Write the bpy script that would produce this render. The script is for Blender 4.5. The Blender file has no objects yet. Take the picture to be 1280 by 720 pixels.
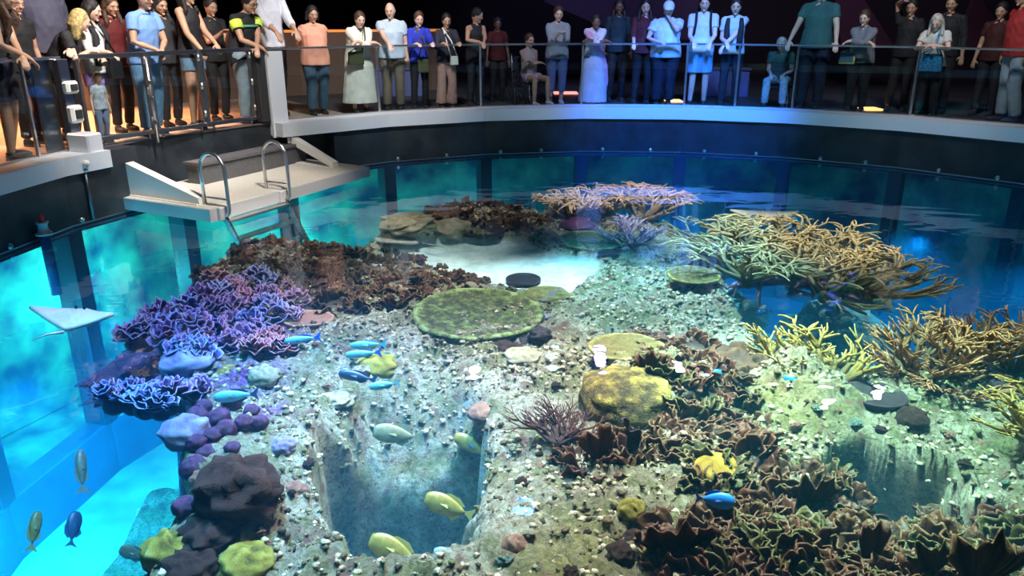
import bpy, math, random
import numpy as np
from mathutils import Vector, Matrix, noise as mnoise
R = math.radians
PI = math.pi
random.seed(7)
rng = np.random.default_rng(7)
S = bpy.context.scene
COL = S.collection

# ------------------------------------------------------------------ camera
F_PX, HOR, CAM_Z = 960.0, 22.0, 2.27          # water surface is z = 0
PITCH = math.atan((360 - HOR) / F_PX)
cam_d = bpy.data.cameras.new('camera'); cam = bpy.data.objects.new('camera', cam_d); COL.objects.link(cam)
cam_d.sensor_width = 36; cam_d.lens = 36 * F_PX / 1280; cam_d.clip_start = .05; cam_d.clip_end = 200
cam.location = (0, 0, CAM_Z); cam.rotation_euler = (PI/2 - PITCH, 0, 0)
S.camera = cam

def at(px, py, z):
    """point of the photo seen at pixel px, py when it lies at height z"""
    dx, dy = (px - 640) / F_PX, -(py - 360) / F_PX
    c, s = math.cos(PITCH), math.sin(PITCH)
    r = Vector((dx, c + dy * s, -s + dy * c))
    return Vector((0, 0, CAM_Z)) + r * ((z - CAM_Z) / r.z)

# ------------------------------------------------------------------ colour management, world
S.view_settings.view_transform = 'Standard'; S.view_settings.look = 'None'
S.view_settings.gamma = 1; S.view_settings.use_curve_mapping = False
S.view_settings.exposure = 0.9
W = bpy.data.worlds.new('world'); S.world = W; W.use_nodes = True
W.node_tree.nodes['Background'].inputs[0].default_value = (.02, .03, .06, 1)
W.node_tree.nodes['Background'].inputs[1].default_value = .35

C0 = Vector((1.7, 6.8)); RW = 6.93             # tank centre and radius
STEP = 14.4; A0 = 50.5                         # facets of the ring
def ring(a, r, z): return Vector((C0.x + r * math.cos(R(a)), C0.y + r * math.sin(R(a)), z))

# ------------------------------------------------------------------ lamps
def lamp(name, loc, target, color, energy, ang=40, blend=.6, size=.15):
    d = bpy.data.lights.new(name, 'SPOT'); o = bpy.data.objects.new(name, d); COL.objects.link(o)
    d.color = color; d.energy = energy; d.spot_size = R(ang); d.spot_blend = blend; d.shadow_soft_size = size
    o.location = loc
    o.rotation_euler = (Vector(target) - Vector(loc)).to_track_quat('-Z', 'Y').to_euler()
    return o
def reef_lamp(px, py, color, energy, ang=40, off=(0, 1.5), h=5.2, z=-.5, **k):
    t = at(px, py, z); return lamp('spot_lamp', (t.x + off[0], min(t.y + off[1], 8.2), h), t, color, energy, ang, **k)
WARM = (1, .93, .8); WHITE = (.95, .98, 1); CYAN = (.12, .75, 1); BLUE = (.1, .25, 1); VIO = (.3, .2, 1); SEA = (.5, 1, .72)
reef_lamp(660, 420, WARM, 1700, 56)
reef_lamp(690, 600, WARM, 1100, 50, off=(.3, 2.5))
reef_lamp(500, 600, WARM, 180, 34, off=(.3, 1.5))
reef_lamp(420, 345, WARM, 700, 36)
reef_lamp(540, 300, WARM, 400, 24)
reef_lamp(860, 600, WARM, 900, 56, off=(.6, 2.0))
reef_lamp(1000, 640, WARM, 120, 55, off=(-.6, 1.0))
reef_lamp(690, 350, CYAN, 550, 22)
reef_lamp(830, 330, CYAN, 1300, 30)
reef_lamp(800, 275, WARM, 1500, 30)
reef_lamp(840, 385, (.3, .85, 1), 1500, 30)
reef_lamp(1000, 335, WARM, 900, 30)
reef_lamp(610, 262, WARM, 700, 24)
reef_lamp(900, 400, CYAN, 700, 30)
reef_lamp(1080, 540, SEA, 3400, 40, off=(-.3, 1.2))
lamp('underwater_fill', at(1120, 660, -1.3), at(1120, 668, -2.3), (.2, .9, .6), 60, 100, .7, .06)  # added light without a fitting, brightens the right pit floor
reef_lamp(1200, 440, WARM, 450, 40)
reef_lamp(980, 330, WARM, 700, 36)
reef_lamp(200, 450, VIO, 450, 36)
reef_lamp(260, 440, WARM, 300, 40)
reef_lamp(280, 520, BLUE, 900, 40)
reef_lamp(380, 560, (.15, .55, 1), 1900, 40, off=(-.5, 1.0))
reef_lamp(480, 470, (.25, .55, 1), 900, 36, off=(-.5, 1.0))
reef_lamp(330, 660, SEA, 400, 44, off=(0, 1.0))
def mirror_lamp(px, py, color, energy, h=3.6, size=.12):
    """a hanging spot whose reflection shows on the water at that place"""
    p = at(px, py, 0); d = (p - Vector((0, 0, CAM_Z))); d.z = -d.z; q = p + d * (h / d.z); return lamp('spot_lamp', q, p, color, energy, 24, .5, size)
for px, py, c, e, sz in ((592, 470, WHITE, 90, .12), (752, 448, VIO, 16, .10), (690, 450, CYAN, 28, .12), (848, 455, WARM, 60, .1), (884, 467, CYAN, 20, .08),
                         (650, 632, (.06, .2, 1), 26, .13), (1030, 490, WHITE, 60, .1), (1096, 497, WHITE, 60, .1), (968, 470, WHITE, 30, .08)):
    mirror_lamp(px, py, c, e, size=sz)
# deep floor, outside the reef: two from above, the rest are added unseen fills by the tank wall under water
for a, r, e, c in ((207, 5.0, 400, (.06, .8, 1)), (190, 5.3, 500, (.06, .6, 1))):
    p = ring(a, r, 0); lamp('spot_lamp', (p.x, p.y, 5.4), (p.x, p.y, -3), c, e, 50, .9)
for a, e, c in ((168, 90, (.05, .6, 1)), (150, 70, (.06, .7, 1)), (130, 50, (.06, .7, .95)), (112, 50, (.03, .5, 1)), (95, 60, (.02, .45, 1)), (78, 90, (.02, .45, 1)), (62, 240, (.01, .5, 1)), (45, 320, (.01, .52, 1)), (28, 360, (.01, .52, 1)), (10, 300, (.01, .55, 1)), (185, 90, (.04, .5, 1))):
    lamp('underwater_fill', ring(a, 6.5, -.9), ring(a, 4.4, -3.2), c, e, 130, .9, .1)
lamp('underwater_fill', ring(196, 6.5, -1.7), at(150, 625, -3.0), (.04, .72, 1), 620, 120, .8, .1)
lamp('underwater_fill', ring(180, 6.6, -1.3), at(90, 520, -3.0), (.03, .45, 1), 250, 120, .8, .1)
def point(loc, c, e, r=.15):
    d = bpy.data.lights.new('underwater_fill', 'POINT'); o = bpy.data.objects.new('underwater_fill', d); COL.objects.link(o); d.color = c; d.energy = e; d.shadow_soft_size = r; o.location = loc
point(at(500, 640, -2.0), (.03, .42, .9), 40); point(at(560, 560, -1.0), (.05, .5, 1), 8)  # added blue fills inside the central pit, no fittings
# visitors' gallery
def area(name, loc, target, color, energy, sx, sy):
    d = bpy.data.lights.new(name, 'AREA'); o = bpy.data.objects.new(name, d); COL.objects.link(o)
    d.shape = 'RECTANGLE'; d.size = sx; d.size_y = sy; d.color = color; d.energy = energy
    o.location = loc; o.rotation_euler = (Vector(target) - Vector(loc)).to_track_quat('-Z', 'Y').to_euler(); return o
lamp('spot_lamp', (-2.6, 8.2, 5.2), ring(152, 7.9, 1.6), (1, .92, .85), 1100, 62, .8, .25)
lamp('spot_lamp', (-1.2, 9.6, 5.2), ring(122, 7.9, 1.6), (1, .95, .95), 800, 50, .8, .25)
lamp('spot_lamp', (1.0, 10.2, 5.2), ring(98, 7.9, 1.6), (.6, .68, 1), 420, 40, .8, .25)
lamp('spot_lamp', (2.6, 10.2, 5.2), ring(82, 7.9, 1.6), (.28, .4, 1), 560, 36, .8, .25)
lamp('spot_lamp', (3.6, 10.0, 5.2), ring(68, 7.9, 1.6), (.3, .6, 1), 330, 40, .8, .25)
lamp('spot_lamp', (5.0, 9.4, 5.2), ring(48, 7.9, 1.6), (.9, .93, 1), 330, 50, .8, .25)
lamp('spot_lamp', (-1.2, 7.2, 5.0), (-3.4, 9.8, .2), (1, .93, .84), 1000, 34, .8, .2)
lamp('spot_lamp', (2.8, 9.5, 4.8), ring(80, 6.9, .5), (.03, .2, 1), 2800, 44, .9, .2)
lamp('spot_lamp', (-6.9, 13.2, 3.6), (-6.3, 12.0, .8), (1, .42, .2), 1500, 80, .9, .3)
lamp('spot_lamp', (-8.4, 10.4, 3.6), (-7.3, 10.0, .8), (1, .42, .2), 900, 80, .9, .3)

# ------------------------------------------------------------------ materials
M = {}
def nodes(m):
    m.use_nodes = True; nt = m.node_tree
    return nt, nt.nodes, nt.links
def mat(name, col, rough=.5, metal=0, noise=0, nscale=10, bump=0, bscale=20, emit=0, spec=.5, col2=None, coat=0):
    m = bpy.data.materials.new(name); nt, N, L = nodes(m); b = N['Principled BSDF']
    b.inputs['Base Color'].default_value = (*col, 1); b.inputs['Roughness'].default_value = rough
    b.inputs['Metallic'].default_value = metal; b.inputs['Specular IOR Level'].default_value = spec
    if coat: b.inputs['Coat Weight'].default_value = coat
    if emit:
        b.inputs['Emission Color'].default_value = (*col, 1); b.inputs['Emission Strength'].default_value = emit
    if noise or col2 or bump:
        tc = N.new('ShaderNodeTexCoord')
    if noise or col2:
        t = N.new('ShaderNodeTexNoise'); t.inputs['Scale'].default_value = nscale; t.inputs['Detail'].default_value = 5
        L.new(tc.outputs['Object'], t.inputs['Vector'])
        r = N.new('ShaderNodeValToRGB'); L.new(t.outputs[0], r.inputs[0])
        c2 = col2 or tuple(max(0, c * (1 - noise)) for c in col); c1 = col if col2 else tuple(min(1, c * (1 + noise * .6)) for c in col)
        r.color_ramp.elements[0].position = .35; r.color_ramp.elements[1].position = .65
        r.color_ramp.elements[0].color = (*c2, 1); r.color_ramp.elements[1].color = (*c1, 1)
        L.new(r.outputs[0], b.inputs['Base Color'])
    if bump:
        t = N.new('ShaderNodeTexNoise'); t.inputs['Scale'].default_value = bscale; t.inputs['Detail'].default_value = 4
        L.new(tc.outputs['Object'], t.inputs['Vector'])
        bp = N.new('ShaderNodeBump'); bp.inputs['Strength'].default_value = bump; bp.inputs['Distance'].default_value = .02
        L.new(t.outputs[0], bp.inputs['Height']); L.new(bp.outputs[0], b.inputs['Normal'])
    M[name] = m; return m
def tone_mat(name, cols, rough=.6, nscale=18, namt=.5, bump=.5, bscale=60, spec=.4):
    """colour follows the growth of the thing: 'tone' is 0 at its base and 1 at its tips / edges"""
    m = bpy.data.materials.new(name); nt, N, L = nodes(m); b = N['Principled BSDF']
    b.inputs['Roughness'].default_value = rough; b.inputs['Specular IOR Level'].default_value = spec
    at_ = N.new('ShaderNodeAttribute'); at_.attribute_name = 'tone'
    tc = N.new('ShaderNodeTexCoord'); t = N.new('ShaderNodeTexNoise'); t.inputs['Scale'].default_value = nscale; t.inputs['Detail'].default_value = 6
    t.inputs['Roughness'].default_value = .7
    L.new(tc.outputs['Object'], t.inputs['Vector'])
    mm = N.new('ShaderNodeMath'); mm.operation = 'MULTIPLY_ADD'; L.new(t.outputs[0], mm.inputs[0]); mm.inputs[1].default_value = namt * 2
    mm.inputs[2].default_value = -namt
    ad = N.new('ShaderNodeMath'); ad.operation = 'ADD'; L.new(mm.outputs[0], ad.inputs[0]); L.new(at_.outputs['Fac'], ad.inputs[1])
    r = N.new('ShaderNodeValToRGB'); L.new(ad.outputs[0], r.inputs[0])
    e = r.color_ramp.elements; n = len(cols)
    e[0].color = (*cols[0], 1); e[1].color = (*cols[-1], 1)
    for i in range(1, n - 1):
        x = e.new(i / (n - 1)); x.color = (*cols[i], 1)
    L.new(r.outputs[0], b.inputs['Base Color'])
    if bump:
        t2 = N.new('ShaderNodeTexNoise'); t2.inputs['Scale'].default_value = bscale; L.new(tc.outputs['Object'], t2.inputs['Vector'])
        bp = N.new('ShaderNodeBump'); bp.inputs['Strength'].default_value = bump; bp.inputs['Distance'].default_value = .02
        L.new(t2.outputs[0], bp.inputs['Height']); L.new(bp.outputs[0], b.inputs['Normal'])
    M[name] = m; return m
mat('steel', (.62, .64, .66), .3, 1, bump=.06, bscale=8)
mat('dark_steel', (.25, .26, .29), .35, 1)
mat('coping_steel', (.72, .75, .8), .42, .25, bump=.05, bscale=6)
mat('wall_black', (.022, .028, .036), .38, 0, noise=.4, nscale=3, bump=.25, bscale=5)
mat('rubber', (.02, .02, .022), .6)
mat('deck_grey', (.52, .5, .45), .6, 0, noise=.12, nscale=30, bump=.2, bscale=200)
mat('deck_edge', (.55, .54, .55), .5, .2)
mat('step_grey', (.085, .085, .092), .6, 0, noise=.15, nscale=20, bump=.2, bscale=100)
mat('white_plastic', (.75, .74, .7), .4)
mat('blue_plastic', (.04, .08, .25), .4)
mat('red_plastic', (.7, .05, .05), .4)
mat('floor_dark', (.07, .065, .07), .55, 0, noise=.3, nscale=2)
mat('floor_glow_tone', (.55, .4, .3), .6, 0, noise=.2, nscale=2)
mat('tank_blue', (.02, .16, .34), .6, 0, noise=.3, nscale=1.5)
mat('mullion', (.01, .03, .07), .5)
mat('backwall', (.02, .02, .03), .7)
mat('wood_panel', (.16, .1, .07), .5)
mat('orange_strip', (1, .35, .08), .5, emit=.3)
mat('blue_strip', (.02, .06, 1), .5, emit=1.5)
mat('bench_blue', (.12, .14, .35), .5)
mat('tank_sand', (.4, .6, .55), .8, 0, noise=.3, nscale=2)

def glass_mat(name, tint, ior=1.45, bump=None, rough=0.0):
    m = bpy.data.materials.new(name); nt, N, L = nodes(m); N.remove(N['Principled BSDF'])
    out = N['Material Output']; fr = N.new('ShaderNodeFresnel'); fr.inputs[0].default_value = ior
    ge = N.new('ShaderNodeNewGeometry'); ms = N.new('ShaderNodeMapRange'); ms.inputs['To Min'].default_value = ior; ms.inputs['To Max'].default_value = 1 / ior   # same reflectance from both sides
    L.new(ge.outputs['Backfacing'], ms.inputs['Value']); L.new(ms.outputs[0], fr.inputs[0])
    tr = N.new('ShaderNodeBsdfTransparent'); tr.inputs[0].default_value = (*tint, 1)
    gl = N.new('ShaderNodeBsdfGlossy'); gl.inputs['Roughness'].default_value = rough
    mx = N.new('ShaderNodeMixShader'); L.new(fr.outputs[0], mx.inputs[0]); L.new(tr.outputs[0], mx.inputs[1]); L.new(gl.outputs[0], mx.inputs[2])
    L.new(mx.outputs[0], out.inputs[0])
    if bump:
        tc = N.new('ShaderNodeTexCoord'); hs = []
        for sc, st in bump:
            mp = N.new('ShaderNodeMapping'); mp.inputs['Scale'].default_value = sc; L.new(tc.outputs['Object'], mp.inputs[0])
            t = N.new('ShaderNodeTexNoise'); t.inputs['Scale'].default_value = 1; t.inputs['Detail'].default_value = 1; t.inputs['Distortion'].default_value = .6
            L.new(mp.outputs[0], t.inputs['Vector'])
            k = N.new('ShaderNodeMath'); k.operation = 'MULTIPLY'; k.inputs[1].default_value = st; L.new(t.outputs[0], k.inputs[0]); hs.append(k)
        s = hs[0]
        for h in hs[1:]:
            a_ = N.new('ShaderNodeMath'); L.new(s.outputs[0], a_.inputs[0]); L.new(h.outputs[0], a_.inputs[1]); s = a_
        bp = N.new('ShaderNodeBump'); bp.inputs['Strength'].default_value = 1; bp.inputs['Distance'].default_value = 1
        L.new(s.outputs[0], bp.inputs['Height']); L.new(bp.outputs[0], gl.inputs['Normal']); L.new(bp.outputs[0], fr.inputs['Normal'])
    M[name] = m; return m
glass_mat('glass', (.86, .9, .9))
glass_mat('acrylic', (.7, .9, .95))
water = glass_mat('water', (.97, .99, 1), 1.33, bump=[((.9, 1.5, 1), .010), ((3.2, 4.5, 1), .0022)])
nt = water.node_tree
va = nt.nodes.new('ShaderNodeVolumeAbsorption'); va.inputs['Color'].default_value = (.2, .84, .95, 1); va.inputs['Density'].default_value = .2
vs = nt.nodes.new('ShaderNodeVolumeScatter'); vs.inputs['Color'].default_value = (.1, .55, 1, 1); vs.inputs['Density'].default_value = .05
ads = nt.nodes.new('ShaderNodeAddShader'); nt.links.new(va.outputs[0], ads.inputs[0]); nt.links.new(vs.outputs[0], ads.inputs[1])
nt.links.new(ads.outputs[0], nt.nodes['Material Output'].inputs['Volume'])

# ------------------------------------------------------------------ mesh helpers
class MB:
    def __init__(s): s.v = []; s.f = []; s.t = []; s.smooth = []
    def add(s, vs, fs, tone=None, smooth=True):
        n = len(s.v); s.v += [tuple(v) for v in vs]; s.f += [tuple(i + n for i in f) for f in fs]
        s.t += list(tone) if tone is not None else [0.5] * len(vs); s.smooth += [smooth] * len(fs); return s
    def box(s, c, size, rot=None, bev=0):
        sx, sy, sz = [x / 2 for x in size]; rot = rot or Matrix.Identity(3); c = Vector(c)
        if not bev:
            vs = [c + rot @ Vector((x * sx, y * sy, z * sz)) for z in (-1, 1) for y in (-1, 1) for x in (-1, 1)]
            return s.add(vs, [(0, 2, 3, 1), (4, 5, 7, 6), (0, 1, 5, 4), (2, 6, 7, 3), (0, 4, 6, 2), (1, 3, 7, 5)], smooth=False)
        b = min(bev, sx * .9, sy * .9, sz * .9); vs = []; idx = {}
        for sz_ in (-1, 1):
            for sy_ in (-1, 1):
                for sx_ in (-1, 1):
                    for ax in range(3):
                        d = [sx - b, sy - b, sz - b]; d[ax] = (sx, sy, sz)[ax]
                        idx[(sx_, sy_, sz_, ax)] = len(vs); vs.append(c + rot @ Vector((d[0] * sx_, d[1] * sy_, d[2] * sz_)))
        fs = []
        for ax in range(3):
            for sg in (-1, 1):
                o = [i for i in range(3) if i != ax]; q = []
                for u, w in ((-1, -1), (1, -1), (1, 1), (-1, 1)):
                    k = [0, 0, 0]; k[ax] = sg; k[o[0]] = u; k[o[1]] = w; q.append(idx[(*k, ax)])
                fs.append(q)
        for ax in range(3):
            o = [i for i in range(3) if i != ax]
            for u in (-1, 1):
                for w in (-1, 1):
                    k1 = [0, 0, 0]; k1[o[0]] = u; k1[o[1]] = w; k2 = list(k1); k1[ax] = -1; k2[ax] = 1
                    fs.append([idx[(*k1, o[0])], idx[(*k2, o[0])], idx[(*k2, o[1])], idx[(*k1, o[1])]])
        for a in (-1, 1):
            for b_ in (-1, 1):
                for c_ in (-1, 1): fs.append([idx[(a, b_, c_, 0)], idx[(a, b_, c_, 1)], idx[(a, b_, c_, 2)]])
        return s.add(vs, fs, smooth=False)
    def bar(s, a, b, w, h=None, up=(0, 0, 1)):
        a, b = Vector(a), Vector(b); h = h or w; d = (b - a); L = d.length; x = d.normalized()
        y = Vector(up).cross(x); y = y.normalized() if y.length > 1e-4 else Vector((0, 1, 0)); z = x.cross(y)
        return s.box((a + b) / 2, (L, w, h), Matrix((x, y, z)).transposed(), bev=min(w, h) * .12)
    def tube(s, pts, rad, seg=10, tone=None, cap=True, flat=1.0):
        pts = [Vector(p) for p in pts]; n = len(pts); rad = [rad] * n if isinstance(rad, (int, float)) else rad
        vs, fs, ts = [], [], []; prev = None
        for i, p in enumerate(pts):
            d = (pts[min(i + 1, n - 1)] - pts[max(i - 1, 0)]); d = d.normalized() if d.length > 1e-9 else Vector((0, 0, 1))
            if prev is None:
                u = Vector((0, 0, 1)).cross(d); u = u if u.length > .1 else Vector((1, 0, 0)).cross(d)
            else: u = prev - d * prev.dot(d)
            u.normalize(); prev = u; w = d.cross(u)
            for k in range(seg):
                a = 2 * PI * k / seg; vs.append(p + u * (rad[i] * math.cos(a)) + w * (rad[i] * flat * math.sin(a)))
                ts.append(tone[i] if tone else .5)
        for i in range(n - 1):
            for k in range(seg):
                a, b = i * seg + k, i * seg + (k + 1) % seg; fs.append((a, b, b + seg, a + seg))
        if cap: fs.append(tuple(range(seg))[::-1]); fs.append(tuple((n - 1) * seg + k for k in range(seg)))
        return s.add(vs, fs, ts)
    def ell(s, c, r, rot=None, nu=12, nv=8, tone=None, fn=None):
        c = Vector(c); rot = rot or Matrix.Identity(3); vs = [Vector((0, 0, 1))]
        for i in range(1, nv):
            th = PI * i / nv
            for k in range(nu):
                a = 2 * PI * k / nu; vs.append(Vector((math.sin(th) * math.cos(a), math.sin(th) * math.sin(a), math.cos(th))))
        vs.append(Vector((0, 0, -1))); fs = [(0, 1 + k, 1 + (k + 1) % nu) for k in range(nu)]
        for i in range(nv - 2):
            for k in range(nu):
                a, b = 1 + i * nu + k, 1 + i * nu + (k + 1) % nu; fs.append((a, a + nu, b + nu, b))
        e = len(vs) - 1; fs += [(e, e - nu + (k + 1) % nu, e - nu + k) for k in range(nu)]
        ts = [tone if tone is not None else .5] * len(vs)
        if fn: vs, ts = zip(*[fn(v) for v in vs])
        return s.add([c + rot @ Vector((v.x * r[0], v.y * r[1], v.z * r[2])) for v in vs], fs, ts)
    def prism(s, poly, z0, z1, frame=None, smooth=False):
        fr = frame or Matrix.Identity(4); n = len(poly)
        vs = [fr @ Vector((x, y, z0)) for x, y in poly] + [fr @ Vector((x, y, z1)) for x, y in poly]
        fs = [tuple(range(n))[::-1], tuple(range(n, 2 * n))] + [(i, (i + 1) % n, (i + 1) % n + n, i + n) for i in range(n)]
        return s.add(vs, fs, smooth=smooth)
    def sheet(s, P, T, thick=.006):
        """thick curved sheet from a grid of points P[i][j] with tones T[i][j]"""
        A = np.array(P, float); n, m = A.shape[:2]
        du = np.gradient(A, axis=0); dv = np.gradient(A, axis=1); nn = np.cross(du, dv); nn /= np.linalg.norm(nn, axis=2)[..., None] + 1e-9
        top = A + nn * thick / 2; bot = A - nn * thick / 2; K = n * m
        vs = [tuple(x) for x in top.reshape(-1, 3)] + [tuple(x) for x in bot.reshape(-1, 3)]
        fs = []
        for i in range(n - 1):
            for j in range(m - 1):
                a = i * m + j; fs.append((a, a + m, a + m + 1, a + 1)); fs.append((a + K, a + 1 + K, a + m + 1 + K, a + m + K))
        rim = [i * m for i in range(n)] + [(n - 1) * m + j for j in range(1, m)] + [i * m + m - 1 for i in range(n - 2, -1, -1)] + [j for j in range(m - 2, 0, -1)]
        for q in range(len(rim)):
            a, b = rim[q], rim[(q + 1) % len(rim)]; fs.append((a, b, b + K, a + K)[::-1])
        t = list(np.array(T, float).ravel()); return s.add(vs, fs, t + t)
    def mesh(s, name):
        me = bpy.data.meshes.new(name); me.from_pydata(s.v, [], s.f)
        me.polygons.foreach_set('use_smooth', s.smooth)
        a = me.attributes.new('tone', 'FLOAT', 'POINT'); a.data.foreach_set('value', [float(x) for x in s.t]); me.update(); return me
    def build(s, name, m, parent=None):
        me = s.mesh(name); me.materials.append(M[m] if isinstance(m, str) else m)
        o = bpy.data.objects.new(name, me); COL.objects.link(o)
        if parent: o.parent = parent
        return o
def tag(o, label=None, cat=None, group=None, kind=None):
    if label: o['label'] = label
    if cat: o['category'] = cat
    if group: o['group'] = group
    if kind: o['kind'] = kind
    return o
def empty(name, loc=(0, 0, 0), rz=0):
    o = bpy.data.objects.new(name, None); COL.objects.link(o); o.location = loc; o.rotation_euler = (0, 0, rz); o.empty_display_size = .1; return o
def struct(o): o['kind'] = 'structure'; return o
def facet_frames():
    return [(A0 + STEP * k, A0 + STEP * (k + 1)) for k in range(25)]

# ------------------------------------------------------------------ large structure
def ring_strip(name, m, profile, a_from=None, a_to=None, angs=None):
    """sweep a profile of (radius, z) round the tank between the facet corners"""
    full = angs is None and a_from is None
    if angs is None:
        angs = [A0 + STEP * k for k in range(25)] if full else [a_from] + [A0 + STEP * k for k in range(-30, 26) if a_from + .5 < A0 + STEP * k < a_to - .5] + [a_to]
    b = MB(); vs = []; n = len(profile)
    for a in angs:
        kk = round((a - A0) / STEP); mid = abs((a - A0) / STEP - kk)       # stay on the straight facet between corners
        corr = 1.0
        if mid > .01:
            f = (a - A0) / STEP; lo = math.floor(f); am = A0 + STEP * (lo + .5); corr = math.cos(R(STEP / 2)) / math.cos(R(a - am))
        for r, z in profile: vs.append(ring(a, r * corr, z))
    fs = []; na = len(angs)
    for i in range(na if full else na - 1):
        for j in range(n):
            a, b1 = i * n + j, i * n + (j + 1) % n; c = ((i + 1) % na) * n
            fs.append((a, c + j, c + (j + 1) % n, b1))
    if not full: fs += [tuple(range(n)), tuple((na - 1) * n + j for j in range(n))[::-1]]
    b.add(vs, fs, smooth=False); return b.build(name, m)

DEPTH = -3.2
RC0, RC1 = 130.5, 157.0                        # recess in the wall behind the platform
struct(ring_strip('wall_tank', 'wall_black', [(RW, .03), (RW + .3, .03), (RW + .3, .78), (RW, .78)], RC1 - 360, RC0))
struct(ring_strip('wall_recess', 'wall_black', [(RW + .29, .0), (RW + .4, .0), (RW + .4, .775), (RW + .29, .775)], RC0 - 2, RC1 + 2))
struct(ring_strip('trim_1', 'steel', [(RW - .012, .018), (RW + .05, .018), (RW + .05, .032), (RW - .012, .032)]))
GATE0, GATE1 = 137.6, 160.5
struct(ring_strip('trim_2', 'coping_steel', [(RW - .05, .60), (RW + .42, .60), (RW + .42, .80), (RW - .05, .80)], GATE1 - 360, GATE0))
struct(ring_strip('trim_3', 'step_grey', [(RW + .27, .775), (RW + .46, .775), (RW + .46, .79), (RW + .27, .79)], GATE0, GATE1))
# gallery floor (rings) and pool floor
struct(ring_strip('floor_lit_overlay', 'floor_glow_tone', [(RW + .5, .76), (RW + 4.2, .76), (RW + 4.2, .774), (RW + .5, .774)], 126, 190))  # lighter floor overlay, orange lamp glow put into its colour
struct(ring_strip('floor_gallery', 'floor_dark', [(RW + .3, .65), (RW + 14, .65), (RW + 14, .77), (RW + .3, .77)]))
b = MB(); b.prism([tuple(ring(A0 + STEP * k, RW + .6, 0))[:2] for k in range(25)], DEPTH - .2, DEPTH); struct(b.build('floor_tank', 'tank_sand'))
# underwater acrylic windows between blue mullions, and an added backdrop beyond them, lit by unseen fills
WT, WB = -.06, -2.5
struct(ring_strip('trim_4', 'tank_blue', [(RW + .002, DEPTH), (RW + .3, DEPTH), (RW + .3, WB), (RW + .002, WB)]))
struct(ring_strip('trim_5', 'mullion', [(RW + .0, WT), (RW + .3, WT), (RW + .3, .03), (RW + .0, .03)]))
b = MB()
for k in range(25):
    a = A0 + STEP * k; c = ring(a, RW + .14, 0)
    rot = Matrix.Rotation(R(a), 3, 'Z'); b.box((c.x, c.y, (WT + WB) / 2), (.3, .2, WT - WB + .02), rot)
struct(b.build('wall_mullions', 'mullion'))
for k in range(25):
    a0, a1 = A0 + STEP * k, A0 + STEP * (k + 1); p, q = ring(a0, RW + .05, 0), ring(a1, RW + .05, 0)
    g = MB(); g.bar((p.x, p.y, (WT + WB) / 2), (q.x, q.y, (WT + WB) / 2), .04, WT - WB); struct(g.build('window_%d' % (k + 1), 'acrylic'))
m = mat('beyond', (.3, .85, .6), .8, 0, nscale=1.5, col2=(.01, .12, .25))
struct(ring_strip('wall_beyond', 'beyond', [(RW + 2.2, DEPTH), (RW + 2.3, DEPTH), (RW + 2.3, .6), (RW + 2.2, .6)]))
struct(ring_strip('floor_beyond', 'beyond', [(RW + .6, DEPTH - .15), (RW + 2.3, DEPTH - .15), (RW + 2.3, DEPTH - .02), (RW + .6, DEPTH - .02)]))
for a, e, c in ((172, 55, (.12, .8, .9)), (156, 75, (.12, .95, .9)), (130, 45, (.15, .95, .9)), (188, 50, (.15, .7, 1)), (108, 7, (.1, .6, 1)), (80, 6, (.02, .35, 1)), (50, 4, (.05, .45, 1)), (25, 8, (.02, .5, 1))):
    d = bpy.data.lights.new('window_backdrop_fill', 'POINT'); o = bpy.data.objects.new('window_backdrop_fill', d); COL.objects.link(o)  # added unseen lights that make the backdrop glow through the windows
    d.color = c; d.energy = e; d.shadow_soft_size = .2; o.location = ring(a, RW + 1.3, -1.5)

# water body
b = MB(); b.prism([tuple(ring(A0 + STEP * k, RW + .028, 0))[:2] for k in range(25)], DEPTH + .002, 0)
o = b.build('pool_water', 'water'); tag(o, kind='stuff', label='clear blue water filling the round tank', cat='water')

# gallery shell: dark back wall and ceiling
struct(ring_strip('wall_gallery', 'backwall', [(RW + 9.5, .7), (RW + 9.7, .7), (RW + 9.7, 6.2), (RW + 9.5, 6.2)]))
b = MB(); b.prism([tuple(ring(A0 + STEP * k, RW + 10, 0))[:2] for k in range(25)], 6.2, 6.4); struct(b.build('ceiling', 'backwall'))
# ------------------------------------------------------------------ reef rock
def fbm(x, y, sc, seed=0, oct=5, gain=.5, ridged=False):
    """value noise summed over octaves (numpy)"""
    out = np.zeros_like(x); amp = 1; tot = 0
    for o in range(oct):
        r = np.random.default_rng(seed * 31 + o); T = r.random((256, 256))
        X = x * sc * 2 ** o + 57.3 * o + 500; Y = y * sc * 2 ** o + 13.7 * o + 500
        xi = np.floor(X).astype(int); yi = np.floor(Y).astype(int); fx = X - xi; fy = Y - yi
        fx = fx * fx * (3 - 2 * fx); fy = fy * fy * (3 - 2 * fy)
        g = lambda a, b_: T[a % 256, b_ % 256]
        v = (g(xi, yi) * (1 - fx) + g(xi + 1, yi) * fx) * (1 - fy) + (g(xi, yi + 1) * (1 - fx) + g(xi + 1, yi + 1) * fx) * fy
        v = v * 2 - 1
        if ridged: v = 1 - 2 * np.abs(v)
        out += v * amp; tot += amp; amp *= gain
    return out / tot
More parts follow.
